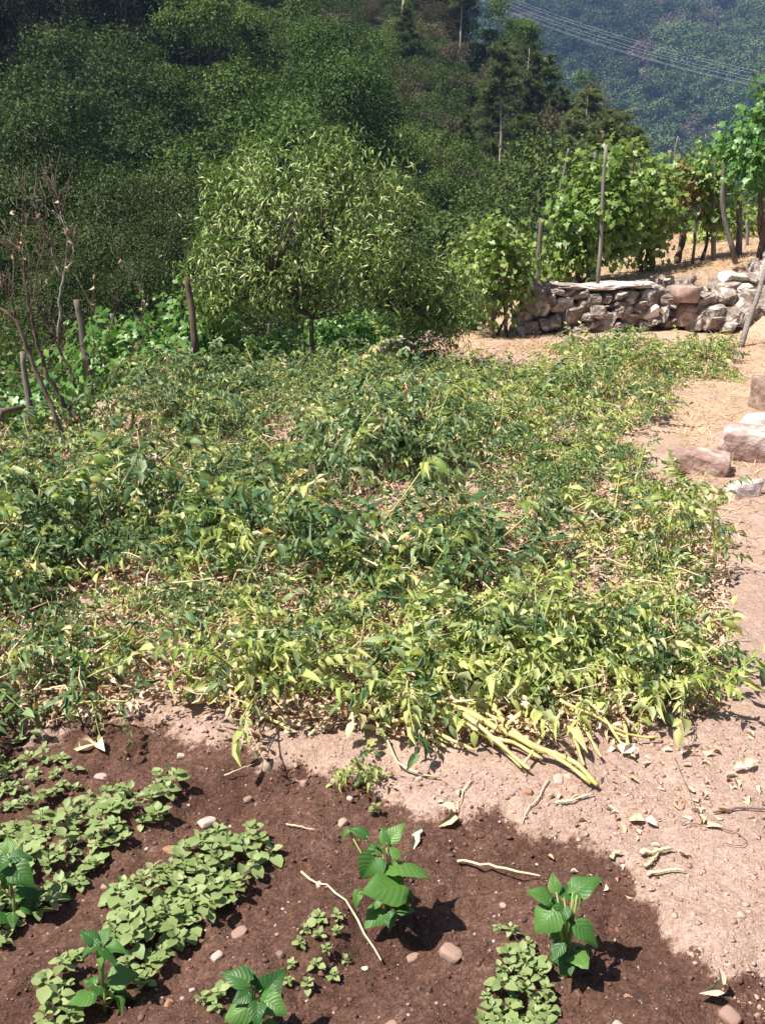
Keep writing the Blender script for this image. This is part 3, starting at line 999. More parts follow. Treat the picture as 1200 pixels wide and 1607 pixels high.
GS = None
px_stake(938, 447, 950, 228, 13.12, 0.027, 'tall grey stake in front of the first vine above the stone wall')
px_stake(932, 440, 933, 238, 14.4, 0.03, 'grey stake half hidden in the leaves of the first vine above the wall', bend=0.02)
px_stake(1118, 402, 1120, 240, 15.2, 0.04, 'straight grey stake beside the crooked pole in the vineyard')
px_stake(1152, 402, 1140, 224, 14.3, 0.04, 'crooked silvery pole standing clear of the vine leaves', bend=0.11)
px_stake(1158, 402, 1160, 290, 15.6, 0.05, 'short weathered post close behind the crooked pole')
px_stake(1050, 300, 1063, 214, 16.2, 0.022, 'thin pointed stake sticking out above the vine tops')
px_stake(1087, 405, 1093, 322, 15.0, 0.022, 'thin short stake under the browning vine')
px_stake(1172, 385, 1171, 345, 17, 0.03, 'short stub post behind the crooked pole')
px_stake(878, 300, 892, 233, 15.5, 0.02, 'slim leaning stick left of the first vine')
px_stake(990, 330, 990, 222, 17.5, 0.05, 'thick brown post rising behind the vines', 'dead_wood')
px_stake(1085, 270, 1093, 240, 16.5, 0.02, 'small stick end poking out of the vine tops')
px_stake(843, 443, 849, 342, 13.6, 0.04, 'stout square-cut post left of the wall top')
px_stake(810, 470, 810, 360, 13.9, 0.03, 'thin grey post in the small vine left of the wall')
px_stake(773, 532, 776, 455, 12.6, 0.033, 'dark stake at the foot of the small vine', 'dead_wood')
px_stake(795, 528, 790, 470, 12.7, 0.026, 'leaning dark stake beside the small vine foot', 'dead_wood')
px_stake(1165, 532, 1200, 425, 11.6, 0.035, 'grey pole leaning against the stone bank at the path', lean=0.7)
px_stake(138, 578, 121, 470, 9.2, 0.036, 'thick weathered post leaning in the lower vines nearest the dead sapling')
px_stake(308, 545, 294, 434, 9.25, 0.034, 'tall dark post leaning left in the lower vines', 'dead_wood')
px_stake(181, 540, 176, 492, 10.2, 0.024, 'short pale pointed stake in the lower vines')
px_stake(243, 535, 243, 508, 10.8, 0.024, 'short stub stake in the lower vines left of the tall post', 'dead_wood')
px_stake(277, 530, 273, 468, 10.8, 0.018, 'thin stick beside the tall dark post', 'dead_wood')
px_stake(52, 692, 36, 552, 6.9, 0.026, 'grey post with splintered top left of the dead sapling')
px_stake(421, 555, 421, 508, 11.0, 0.016, 'thin pale stick left of the peach trunk')
px_stake(-6, 700, 2, 645, 6.6, 0.035, 'dark post cut by the left edge of the picture', 'dead_wood')
mb = MB()
mb.tube([at_y(-30, 650, 6.7), at_y(5, 645, 6.75), at_y(34, 640, 6.85)], [0.02, 0.022, 0.016], 7)
o = link('crossbar', mb.mesh('crossbar', M['dead_wood']))
tag(o, 'short dark crossbar at the left edge beside the grey post', 'crossbar')
# twig tied across the crooked pole
mb = MB()
mb.tube([at_y(1140, 305, 14.5), at_y(1169, 301, 14.5)], [0.008, 0.006], 5)
tag(link('twig', mb.mesh('twig', M['pale_wood'])), 'pale twig tied across the crooked pole', 'twig')


# ------------------------------------------------------------------ foliage in an outline
def poly_pts(poly, n, r=rng):
    P = np.array(poly, float)
    lo, hi = P.min(0), P.max(0)
    out = np.zeros((0, 2))
    while len(out) < n:
        q = r.uniform(lo, hi, (n * 2, 2))
        q = q[inpoly(q[:, 0], q[:, 1], poly)]
        out = np.concatenate([out, q])
    return out[:n]


def edge_dist(q, poly):
    best = np.full(len(q), 1e9)
    for i in range(len(poly)):
        a = np.array(poly[i], float)
        b = np.array(poly[(i + 1) % len(poly)], float)
        t = np.clip(((q - a) @ (b - a)) / ((b - a) @ (b - a)), 0, 1)
        best = np.minimum(best, np.linalg.norm(q - a - t[:, None] * (b - a), axis=1))
    return best


def crown_points(poly, Y, depth, n, base, r=rng):
    """n points through a crown whose front view is poly at distance Y; thick in the middle, thin at the rim"""
    q = poly_pts(poly, n, r)
    ed = edge_dist(q, poly)
    th = np.sqrt(np.clip(ed / max(ed.max(), 1e-6), 0, 1)) * depth
    dy = th * r.uniform(-1, 1, n)
    pts = np.array([at_y(a, b, Y + c) for (a, b), c in zip(q, dy)])
    cen = pts.mean(0)
    return pts - base, (pts - cen)


def vine(poly, Y, depth, n, base_px, label, mat, size=(0.085, 0.14), group=None, trunk=None, shoots=6, clump=26):
    base = at_y(*base_px, Y)
    t = thing('grapevine', label, 'grapevine', base, (0, 0, 0), group)
    n = int(n * 0.84)
    C, _ = crown_points(poly, Y, depth, max(6, n // clump), base)
    mb = MB()
    C = np.repeat(C, clump, 0)
    P = C + rng.normal(size=C.shape) * np.array([0.13, 0.13, 0.12])
    cen = P.mean(0)
    outw = unit(P - cen)
    nrm = unit(outw * 0.55 + np.array([0, 0, 0.55]) + rng.normal(size=P.shape) * 0.45 + np.array([-0.15, -0.1, 0]))
    tip = unit(outw * 0.5 + np.array([0, 0, -0.7]) + rng.normal(size=P.shape) * 0.5)
    sc = rng.uniform(*size, len(P))
    mats = np.zeros(len(P), int)
    k = rng.integers(0, len(GRAPE), len(P))
    for i, g in enumerate(GRAPE):
        s_ = k == i
        mb.scatter(g, P[s_], tip[s_], nrm[s_], sc[s_], 0)
    # shoots with leaves
    cane = MB()
    top = P[np.argsort(P[:, 2])[-max(40, len(P) // 4):]]
    for i in range(shoots):
        a = top[rng.integers(len(top))]
        d = unit(np.array([rng.normal() * 0.5, rng.normal() * 0.5, 1.0]))
        Ls = rng.uniform(0.2, 0.42)
        tt = np.linspace(0, 1, 6)[:, None]
        pts = a + d * tt * Ls + np.array([0.5 * d[0], 0.5 * d[1], -0.35]) * (tt ** 2) * Ls
        cane.tube(pts, np.linspace(0.005, 0.002, 6), 4)
        lp = pts[1:]
        mb.scatter(GRAPE[i % 5], lp, unit(rng.normal(size=lp.shape) + np.array([0, 0, -0.2])), unit(rng.normal(size=lp.shape) * 0.5 + np.array([0, 0, 1])), np.linspace(size[1] * 0.8, size[0] * 0.5, 5), 0)
    o = link('foliage', mb.mesh('vine_leaves', mat), t)
    o['kind'] = 'stuff'
    # old wood
    for i in range(9):
        a = P[rng.integers(len(P))]
        b = P[rng.integers(len(P))]
        m_ = (a + b) / 2 + rng.normal(size=3) * 0.08
        cane.tube([a, m_, b], [0.006, 0.007, 0.004], 4)
    link('canes', cane.mesh('canes', M['vine_bark']), t)['kind'] = 'stuff'
    if trunk:
        for k_, (tx, ty, r0) in enumerate(trunk):
            tb = MB()
            top_ = at_y(tx, ty, Y) - base
            n_ = 10
            tt = np.linspace(0, 1, n_)[:, None]
            pts = np.array([k_ * 0.08 - 0.04, k_ * 0.06, -0.1]) * (1 - tt) + top_ * tt + np.sin(tt * 7 + k_ * 2 + base[0]) * np.array([0.045, 0.03, 0])
            tb.tube(pts, np.linspace(r0, r0 * 0.55, n_) * (1 + 0.15 * rng.normal(size=n_)), 8)
            link('trunk', tb.mesh('trunk', M['vine_bark'], True), t)
    return t


VG = None
vine([(872, 330), (885, 290), (905, 262), (925, 236), (945, 232), (960, 245), (982, 232), (985, 262), (1000, 275), (1006, 320), (995, 370), (970, 385), (955, 405), (905, 415), (880, 425), (862, 400), (868, 360)],
     13.75, 0.55, 2300, (915, 440), 'tall bright grapevine on the wall terrace nearest the wall end', M['grape'], trunk=[(912, 370, 0.05), (928, 380, 0.035)], shoots=16)
vine([(982, 300), (1000, 268), (1030, 262), (1050, 258), (1058, 300), (1052, 350), (1040, 385), (1005, 398), (985, 380), (975, 340)],
     14.5, 0.5, 1300, (1012, 425), 'second grapevine from the wall end with pale lower leaves', M['grape'], trunk=[(1015, 370, 0.04), (1035, 370, 0.035)], shoots=10)
vine([(1045, 280), (1060, 250), (1085, 262), (1098, 290), (1090, 330), (1075, 355), (1055, 340)],
     15.3, 0.4, 420, (1070, 405), 'browning grapevine with withered leaves in the middle of the row', M['grape_brown'], size=(0.07, 0.11), trunk=[(1070, 320, 0.06)], shoots=2)
vine([(1065, 262), (1085, 245), (1110, 238), (1135, 228), (1150, 240), (1148, 270), (1130, 290), (1135, 340), (1120, 370), (1100, 330), (1090, 290)],
     15.4, 0.45, 950, (1108, 402), 'thin grapevine around the straight grey stake', M['grape'], trunk=[(1110, 320, 0.03)], shoots=12)
vine([(1160, 205), (1175, 170), (1195, 150), (1215, 130), (1260, 150), (1265, 290), (1215, 310), (1185, 300), (1160, 285), (1150, 250), (1132, 242), (1130, 205)],
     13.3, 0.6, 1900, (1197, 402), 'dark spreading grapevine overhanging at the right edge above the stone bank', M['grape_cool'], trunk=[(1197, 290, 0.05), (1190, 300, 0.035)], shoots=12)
vine([(1090, 345), (1130, 350), (1190, 335), (1200, 385), (1140, 398), (1085, 395)],
     18.5, 0.5, 700, (1140, 405), 'low row of distant vines seen under the canopy of the vineyard', M['grape'], shoots=6, trunk=[(1140, 380, 0.03)])
vine([(735, 385), (765, 365), (775, 335), (790, 350), (795, 390), (812, 400), (835, 415), (820, 450), (800, 475), (772, 480), (745, 470), (728, 430), (715, 405)],
     12.7, 0.5, 1300, (782, 528), 'small grapevine on two dark stakes left of the wall', M['grape'], size=(0.075, 0.125), trunk=[(778, 460, 0.026), (790, 465, 0.024)], shoots=16)
vine([(820, 405), (850, 395), (880, 400), (890, 440), (850, 446), (820, 440)],
     14.6, 0.45, 500, (850, 447), 'low leafy vine growing behind the stout square-cut post', M['grape'], shoots=6, trunk=[(850, 430, 0.03)])
vine([(715, 470), (760, 478), (770, 505), (740, 515), (715, 500)], 13.6, 0.4, 280, (738, 520), 'small dark vine stump with few leaves left of the small grapevine', M['grape_cool'], trunk=[(735, 480, 0.03)], shoots=2)
# lower terrace, left
vine([(255, 500), (268, 475), (290, 468), (315, 485), (345, 490), (352, 525), (330, 555), (290, 565), (262, 545)],
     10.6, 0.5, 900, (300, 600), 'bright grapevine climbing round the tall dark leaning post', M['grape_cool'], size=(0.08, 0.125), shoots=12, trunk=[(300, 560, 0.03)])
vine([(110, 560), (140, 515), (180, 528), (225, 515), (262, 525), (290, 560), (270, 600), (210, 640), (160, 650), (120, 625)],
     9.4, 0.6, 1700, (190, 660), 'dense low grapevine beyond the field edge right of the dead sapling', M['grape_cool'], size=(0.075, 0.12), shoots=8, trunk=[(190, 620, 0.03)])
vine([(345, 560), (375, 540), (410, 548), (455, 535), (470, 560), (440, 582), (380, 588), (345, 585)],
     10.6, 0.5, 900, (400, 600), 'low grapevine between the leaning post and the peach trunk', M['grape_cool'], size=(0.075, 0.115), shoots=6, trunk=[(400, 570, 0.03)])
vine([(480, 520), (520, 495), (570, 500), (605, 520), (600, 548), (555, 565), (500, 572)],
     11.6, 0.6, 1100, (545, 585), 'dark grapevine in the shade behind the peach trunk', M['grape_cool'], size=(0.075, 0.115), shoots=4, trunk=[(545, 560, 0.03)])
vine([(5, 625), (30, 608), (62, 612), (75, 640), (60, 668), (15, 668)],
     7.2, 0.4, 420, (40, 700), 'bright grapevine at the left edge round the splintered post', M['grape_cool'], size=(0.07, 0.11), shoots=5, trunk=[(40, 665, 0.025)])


# ------------------------------------------------------------------ peach tree
def tree_from_outline(name, label, cat, poly, Y, depth, nclump, per, leaf_set, size, mat, base_px, trunk_r, droop=0.8, spread=0.14, bark='bark', crown_y=None, group=None, extra=None):
    base = at_y(*base_px, Y)
    t = thing(name, label, cat, base, (0, 0, 0), group)
    C, _ = crown_points(poly, Y, depth, nclump, base)
    if extra:
        C = np.concatenate([C] + [crown_points(e, Y, d_, n_, base)[0] for e, d_, n_ in extra])
    cen = C.mean(0)
    tb = MB()
    fork = np.array([0.0, 0, 0.0])
    ctop = at_y(base_px[0] + 4, crown_y or base_px[1] - 80, Y) - base
    pts = np.linspace(np.array([0, 0, -0.15]), ctop, 8) + np.sin(np.linspace(0, 5, 8))[:, None] * np.array([0.012, 0.01, 0])
    tb.tube(pts, np.linspace(trunk_r, trunk_r * 0.7, 8), 9)
    link('trunk', tb.mesh('trunk', M[bark], True), t)
    lb = MB()
    mains = C[rng.choice(len(C), min(12, len(C)), replace=False)]
    for a in mains:
        m_ = ctop * 0.55 + a * 0.45 + np.array([0, 0, 0.12 * np.linalg.norm(a - ctop)])
        lb.tube([ctop, (ctop + m_) / 2 + rng.normal(size=3) * 0.03, m_, (m_ + a) / 2 + rng.normal(size=3) * 0.04, a], np.linspace(trunk_r * 0.5, 0.006, 5), 6)
    for a in C:
        j = np.argmin(np.linalg.norm(mains - a, axis=1))
        s_ = mains[j] * 0.5 + ctop * 0.5 + np.array([0, 0, 0.1])
        lb.tube([s_, (s_ + a) / 2 + np.array([0, 0, 0.06]), a], [0.010, 0.007, 0.003], 4)
    link('limbs', lb.mesh('limbs', M[bark], True), t)
    mb = MB()
    # every clump is a fan of hanging twigs
    K = np.repeat(np.arange(len(C)), per)
    tw = rand_dirs(len(C), 0.3)
    s_ = rng.uniform(-1, 1, len(K))[:, None]
    wid = rng.uniform(0.7, 1.5, len(C))[K][:, None]
    P = C[K] + tw[K] * s_ * spread * 1.5 * wid + rng.normal(size=(len(K), 3)) * spread * 0.55
    outw = unit(P - cen)
    side = rand_dirs(len(K))
    tip = unit(outw * 0.45 + side * 0.85 + np.array([0, 0, -droop * 0.55]))
    nrm = unit(outw * 0.5 + np.array([0, 0, 0.6]) + rng.normal(size=P.shape) * 0.4)
    sc = rng.uniform(*size, len(P))
    k = rng.integers(0, len(leaf_set), len(P))
    for i, g in enumerate(leaf_set):
        q = k == i
        mb.scatter(g, P[q], tip[q], nrm[q], sc[q])
    o = link('crown', mb.mesh('crown', mat), t)
    o['kind'] = 'stuff'
    return t


PEACH = [(340, 300), (362, 262), (400, 232), (425, 224), (440, 240), (470, 232), (500, 240), (515, 214), (535, 222), (545, 250), (590, 255), (640, 285), (655, 330), (640, 375), (632, 405), (668, 410),
         (690, 425), (720, 432), (733, 455), (722, 490), (690, 508), (640, 505), (600, 490), (560, 482), (510, 470), (450, 480), (400, 488), (355, 482), (322, 465), (312, 440), (325, 400), (318, 360)]
tree_from_outline('peach_tree', 'rounded peach tree with drooping narrow leaves behind the potato plot', 'tree', PEACH, 10.0, 1.05, 200, 62, LANCE, (0.055, 0.098), M['peach'], (487, 590), 0.032, crown_y=500, extra=[([(640, 420), (690, 415), (735, 440), (735, 490), (700, 525), (650, 520), (630, 470)], 0.5, 34), ([(315, 400), (360, 400), (370, 490), (330, 500), (300, 450)], 0.5, 20), ([(500, 255), (520, 212), (540, 235)], 0.2, 5), ([(335, 290), (360, 255), (380, 280)], 0.2, 5)])


# ------------------------------------------------------------------ dead sapling, left
ds = thing('dead_sapling', 'mostly dead branching sapling with a few brown leaves at the field corner', 'tree', G(135, 700, 0))
b0 = np.array(ds.location)


def branch(mb, pxs, Y, r0, r1, sides=6):
    P = np.array([at_y(a, b, Y + (c[0] if c else 0)) for a, b, *c in pxs]) - b0
    n = max(10, len(P) * 4)
    t = np.linspace(0, len(P) - 1, n)
    Q = np.stack([np.interp(t, np.arange(len(P)), P[:, i]) for i in range(3)], -1)
    for _ in range(2):
        Q[1:-1] = (Q[:-2] + Q[1:-1] * 2 + Q[2:]) / 4
    Q[1:-1] += rng.normal(size=(n - 2, 3)) * 0.006
    mb.tube(Q, np.linspace(r0, r1, n) * 0.9, sides)
    return Q


Yd = G(135, 700, 0)[1]
tb = MB()
branch(tb, [(138, 706), (132, 668), (105, 635), (75, 590), (60, 545), (48, 490), (40, 440), (36, 390)], Yd, 0.026, 0.006)
link('trunk', tb.mesh('trunk', M['dead_wood'], True), ds)
tb = MB()
branch(tb, [(108, 712), (92, 668), (70, 610), (45, 555), (25, 500), (0, 482), (-30, 470)], Yd - 0.1, 0.022, 0.009)
link('trunk', tb.mesh('trunk', M['dead_wood'], True), ds)
brs = [([(25, 500), (15, 470), (0, 440)], .010, .004), ([(120, 610), (105, 570), (90, 540), (70, 500), (50, 470)], .013, .006), ([(90, 540), (93, 490), (97, 440), (104, 420), (107, 380), (100, 345), (82, 330)], .011, .004),
       ([(97, 435), (85, 410), (78, 375), (72, 350)], .008, .003), ([(104, 425), (116, 400), (112, 370)], .006, .002), ([(48, 490), (58, 440), (62, 400), (65, 350), (66, 300)], .007, .002),
       ([(40, 440), (28, 400), (8, 380), (-8, 370)], .007, .003), ([(60, 545), (50, 500), (38, 440), (35, 380), (38, 320), (34, 280)], .007, .002), ([(140, 660), (146, 600), (147, 540), (144, 480), (148, 420)], .007, .002),
       ([(158, 580), (160, 550), (175, 515), (185, 470), (188, 420), (195, 370)], .006, .002), ([(176, 596), (188, 570), (205, 560), (216, 545), (222, 500), (223, 470)], .006, .002), ([(58, 440), (75, 420), (80, 440)], .004, .002),
       ([(100, 345), (92, 320), (86, 300)], .004, .0015), ([(62, 400), (50, 360), (52, 320), (60, 290)], .004, .0015), ([(20, 480), (22, 430), (25, 380), (20, 330)], .005, .0015), ([(98, 580), (98, 540), (100, 520)], .006, .003)]
Qs = []
for pxs, r0, r1 in brs:
    tb = MB()
    Qs.append(branch(tb, pxs, Yd + rng.uniform(-0.15, 0.25), r0, r1, 5))
    link('branch', tb.mesh('branch', M['pale_wood' if pxs[0][1] < 545 and pxs[0][0] > 85 else 'dead_wood'], True), ds)
tw = MB()
for i in range(170):
    Q = Qs[rng.integers(len(Qs))]
    a = Q[rng.integers(len(Q) // 3, len(Q))]
    d = unit(np.array([rng.normal() * 0.5, rng.normal() * 0.5, 1]))
    L_ = rng.uniform(0.08, 0.3)
    tw.tube([a, a + d * L_ * 0.5 + rng.normal(size=3) * 0.015, a + d * L_], [0.003, 0.002, 0.001], 4)
o = link('twigs', tw.mesh('twigs', M['dead_wood']), ds)
o['kind'] = 'stuff'
lv = MB()
Pl = np.concatenate([Q[len(Q) // 2:] for Q in Qs])
Pl = Pl[rng.integers(0, len(Pl), 46)]
lv.scatter(OVATE[3], Pl, unit(rng.normal(size=Pl.shape) * 0.4 + np.array([0, 0, -1])), rand_dirs(len(Pl)), rng.uniform(0.022, 0.045, len(Pl)), 0)
Pl = np.array([at_y(rng.normal(128, 22), rng.normal(655, 28), Yd + rng.normal() * 0.1) for _ in range(130)]) - b0
lv.scatter(OVATE[1], Pl, unit(rng.normal(size=Pl.shape) + np.array([0, 0, -0.5])), rand_dirs(len(Pl), 0.5), rng.uniform(0.04, 0.07, len(Pl)), 1)
Pl = np.array([at_y(rng.normal(120, 26), rng.normal(690, 20), Yd + rng.normal() * 0.1) for _ in range(90)]) - b0
lv.scatter(OVATE[3], Pl, unit(rng.normal(size=Pl.shape) + np.array([0, 0, -0.8])), rand_dirs(len(Pl), 0.3), rng.uniform(0.04, 0.07, len(Pl)), 0)
o = link('leaves', lv.mesh('dead_leaves', [M['dry_leaf'], M['peach']]), ds)
o['kind'] = 'stuff'


# ------------------------------------------------------------------ woodland trees
def clump_crown(seed, H, R, nclump, per, tpls, size, mat, low=0.25, droop=0.3, crad=0.26, cone=0.0, lean=0.0):
    r = np.random.default_rng(seed)
    mb = MB()
    # clump centres in an uneven ellipsoid, crowding to its outside
    d = unit(r.normal(size=(nclump, 3)))
    rad = r.uniform(0.35, 1.0, nclump) ** 0.45
    bulge = 1.04 + 0.34 * np.sin(d[:, 0] * 3 + seed) * np.cos(d[:, 1] * 2.5 + seed * 2) + 0.12 * r.normal(size=nclump)
    zc = (low + 1) / 2 * H
    hz_ = (1 - low) / 2 * H
    C = d * (rad * bulge)[:, None] * np.array([R, R, hz_])
    k = 1 - cone * (C[:, 2] / hz_ + 1) / 2
    C[:, 0] *= k
    C[:, 1] *= k
    C[:, 2] += zc
    cs = R * crad * r.uniform(0.45, 1.3, nclump)
    K = np.repeat(np.arange(nclump), per)
    dd = unit(r.normal(size=(len(K), 3)) + np.array([0, 0, 0.6]))
    ph = r.uniform(0, 6.28, (nclump, 3))[K]
    rag = 1 + 0.30 * np.sin(6 * dd[:, 0] + ph[:, 0]) * np.sin(5 * dd[:, 1] + ph[:, 1]) + 0.22 * np.sin(13 * dd[:, 0] + 9 * dd[:, 2] + ph[:, 2]) * np.sin(11 * dd[:, 1] + ph[:, 0])
    rag *= np.where(r.random(len(K)) < 0.12, r.uniform(1.0, 1.35, len(K)), 1.0)
    P = C[K] + dd * (cs[K] * rag * (1.05 - 0.5 * r.random(len(K)) ** 1.6))[:, None] * np.array([1.15, 1.15, 0.8])
    nrm = unit(dd * 1.0 + np.array([0, 0, 0.1]) + r.normal(size=P.shape) * 0.22)
    tip = unit(dd * 0.7 + r.normal(size=P.shape) * 0.6 + np.array([0, 0, -droop]))
    sc = r.uniform(*size, len(P))
    q = r.integers(0, len(tpls), len(P))
    for i, g in enumerate(tpls):
        s_ = q == i
        mb.scatter(g, P[s_], tip[s_], nrm[s_], sc[s_])
    tb = MB()
    top = np.array([0.1 * R, 0.05 * R, low * H + 0.45 * (1 - low) * H])
    n = 8
    tt = np.linspace(0, 1, n)[:, None]
    tr = np.array([0, 0, -0.6]) * (1 - tt) + top * tt + np.sin(tt * 5 + seed) * np.array([0.05, 0.04, 0]) * R * 0.3
    r0 = H * 0.017
    tb.tube(tr, np.linspace(r0 * 1.2, r0 * 0.4, n), 7)
    for i in range(min(nclump, 14)):
        j = r.integers(3, n - 1)
        a = tr[j]
        b = C[r.integers(nclump)]
        tb.tube([a, (a + b) / 2 + r.normal(size=3) * 0.1, b], [r0 * 0.4, r0 * 0.25, r0 * 0.1], 5)
    return mb.mesh('crown', mat), tb.mesh('trunk', M['bark'], True)


def pine_tree(seed, H, R, low, per=120, nb=46, mat=None, cone=0.55):
    r = np.random.default_rng(seed)
    tb = MB()
    n = 12
    tt = np.linspace(0, 1, n)[:, None]
    tr = np.array([0, 0, -0.6]) * (1 - tt) + np.array([r.normal() * 0.3, r.normal() * 0.3, H * 0.97]) * tt + np.sin(tt * 6 + seed) * np.array([0.12, 0.08, 0])
    tb.tube(tr, np.linspace(H * 0.0135, H * 0.003, n), 8)
    mb = MB()
    for i in range(nb):
        f = low + (1 - low) * (i + r.random()) / nb
        base = np.array([np.interp(f, tt[:, 0], tr[:, k]) for k in range(3)])
        L_ = R * (1 - cone * ((f - low) / (1 - low)) ** 1.3) * r.uniform(0.5, 1.1) * (0.55 + 0.45 * min(1, (f - low) / (1 - low) * 5 + 0.2))
        az = i * 2.4 + r.normal() * 0.5
        d = np.array([math.cos(az), math.sin(az), r.uniform(0.0, 0.45)])
        tipp = base + d * L_
        tb.tube([base, (base + tipp) / 2 - np.array([0, 0, 0.05 * L_]), tipp], [H * 0.004, H * 0.003, 0.012], 4)
        u = r.uniform(0.35, 1.05, per)[:, None]
        P = base + (tipp - base) * u + r.normal(size=(per, 3)) * L_ * 0.16 * np.array([1, 1, 0.65])
        di = unit(d * 0.6 + r.normal(size=(per, 3)) * 0.6 + np.array([0, 0, 0.55]))
        mb.scatter(TUFT, P, di, rand_dirs(per, 0, r), r.uniform(0.24, 0.46, per))
    for i in range(5):                                          # bare dead branches below the crown
        f = r.uniform(0.6 * low, low)
        base = np.array([np.interp(f, tt[:, 0], tr[:, k]) for k in range(3)])
        az = r.uniform(0, 6.28)
        tb.tube([base, base + np.array([math.cos(az), math.sin(az), r.uniform(-0.2, 0.3)]) * r.uniform(0.5, 1.4)], [0.03, 0.01], 4)
    return mb.mesh('crown', mat or M['pine']), tb.mesh('trunk', M['pine_bark'], True)


KIND = {}
KIND['oak'] = [clump_crown(11 + i, 7.5, 2.7, 30, 980, [ROMB, ROMB2], (0.07, 0.135), M['oak'], 0.12, crad=0.36) for i in range(4)]
KIND['dark'] = [clump_crown(21 + i, 9.0, 2.8, 40, 820, [NARROW, ROMB2], (0.08, 0.15), M['dark'], 0.12, crad=0.34, cone=0.2) for i in range(3)]
KIND['chestnut'] = [clump_crown(31 + i, 7.0, 2.5, 28, 980, [ROMB, ROMB2], (0.07, 0.14), M['chestnut'], 0.12, crad=0.36) for i in range(4)]
KIND['grey'] = [clump_crown(51 + i, 7.0, 2.0, 46, 380, [NARROW], (0.10, 0.2), M['greyleaf'], 0.12, droop=0.1, cone=0.55, crad=0.3) for i in range(2)]
KIND['heath'] = [clump_crown(61 + i, 4.2, 2.1, 40, 300, [NARROW], (0.08, 0.17), M['heath'], 0.05, droop=-0.5, crad=0.3) for i in range(3)]
KIND['pine'] = [pine_tree(71, 13, 2.7, 0.42), pine_tree(72, 12, 2.5, 0.3), pine_tree(73, 14, 2.8, 0.55), pine_tree(74, 11, 2.4, 0.2, nb=44)]
KIND['barepine'] = [pine_tree(75 + i, 15, 2.5, 0.66, per=130, nb=34) for i in range(2)]
KIND['youngpine'] = [pine_tree(81 + i, 7.5, 1.9, 0.08, nb=48, per=95, cone=0.75) for i in range(2)]
KIND['leafy'] = [clump_crown(91 + i, 6.5, 2.3, 32, 1700, [NARROW, NARROW, ROMB2], (0.055, 0.095), M['leafy'], 0.1, droop=0.5, crad=0.37) for i in range(3)]

NAMES = {'barepine': ('pine_tree', 'pine tree'), 'dark': ('evergreen_tree', 'tree'), 'oak': ('oak_tree', 'tree'), 'chestnut': ('broadleaf_tree', 'tree'), 'grey': ('grey_green_tree', 'tree'), 'heath': ('heath_bush', 'bush'), 'pine': ('pine_tree', 'pine tree'), 'youngpine': ('young_pine', 'pine tree'), 'leafy': ('chestnut_tree', 'tree')}
DESC = {'barepine': ('tall pine with long bare trunk', 'bare-trunked pines'),
        'dark': ('tall nearly black evergreen tree in the wood', 'dark evergreens in the wood'),
        'oak': ('dark bushy oak in the wood on the slope behind the garden', 'oaks in the wood on the slope'),
        'chestnut': ('mid-green broadleaf tree in the wood on the slope', 'broadleaf trees in the wood on the slope'),
        'grey': ('grey-green feathery tree among the woods', 'grey-green trees in the wood'),
        'heath': ('brownish heath bush between the pines on the slope', 'brown heath bushes on the slope'),
        'pine': ('tall olive-green pine with bare pale trunk', 'pines on the slope'),
        'youngpine': ('young cone-shaped pine between broadleaf trees on the slope', 'young pines on the slope'),
        'leafy': ('chestnut tree with long leaves just below the garden terrace', 'chestnut trees below the terrace')}
SIL_X = [-400, 640, 690, 740, 770, 800, 850, 900, 950, 990, 1010, 1040, 1300]
SIL_Y = [-400, -200, -60, -30, -20, 28, 85, 125, 150, 195, 245, 290, 300]
HGT = {'barepine': 15, 'dark': 9.0, 'oak': 7.5, 'chestnut': 7.0, 'grey': 7.0, 'heath': 4.2, 'pine': 13, 'youngpine': 7.5, 'leafy': 6.5}


def plant_tree(kind, x, y, s, label=None, group=True, var=None, clip=True, sink=0.0):
    z = float(land_z(x, y)) - sink
    if clip:
        for _ in range(14):
            px, py = proj((x, y, z + HGT[kind] * s * 0.98))
            if py >= np.interp(px, SIL_X, SIL_Y):
                break
            s *= 0.92
    if s < 0.45:
        return None
    nm, cat = NAMES[kind]
    c, t = KIND[kind][rng.integers(len(KIND[kind])) if var is None else var]
    px, py = proj((x, y, z + 3))
    hz_w = ('at far left' if px < 230 else 'left of the peach tree' if px < 420 else 'above the peach tree' if px < 640 else 'right of the peach tree' if px < 840 else 'behind the vines')
    ht_w = ('low' if y < 48 else 'halfway up' if y < 76 else 'high')
    th = thing(nm, label or DESC[kind][0].replace(' on the slope', '').replace(' behind the garden', '') + ', ' + ht_w + ' ' + hz_w, cat, (x, y, z), (0, 0, rng.uniform(0, 6.28)), DESC[kind][1] + ', ' + ht_w + ' ' + hz_w if (group and not label) else None, s)
    th.scale = (s * rng.uniform(0.9, 1.12), s * rng.uniform(0.9, 1.12), s)
    link('trunk', t, th)
    link('crown', c, th)
    return th


# particular trees one can pick out: pixel x of trunk, pixel y of foot, distance
def px_tree(kind, px, Y, s, label, var=0, sink=0.0, top=None):
    x = (px - 600) / FPX * (Y * math.cos(PITCH) + (EYE - float(land_z((px - 600) / FPX * Y, Y))) * math.sin(PITCH))
    if top is not None:                        # size it so that its crown ends at this pixel row
        z = float(land_z(x, Y)) - sink
        s = (at_y(px, top, Y)[2] - z) / HGT[kind]
    return plant_tree(kind, x, Y, s, label, False, var, False, sink)


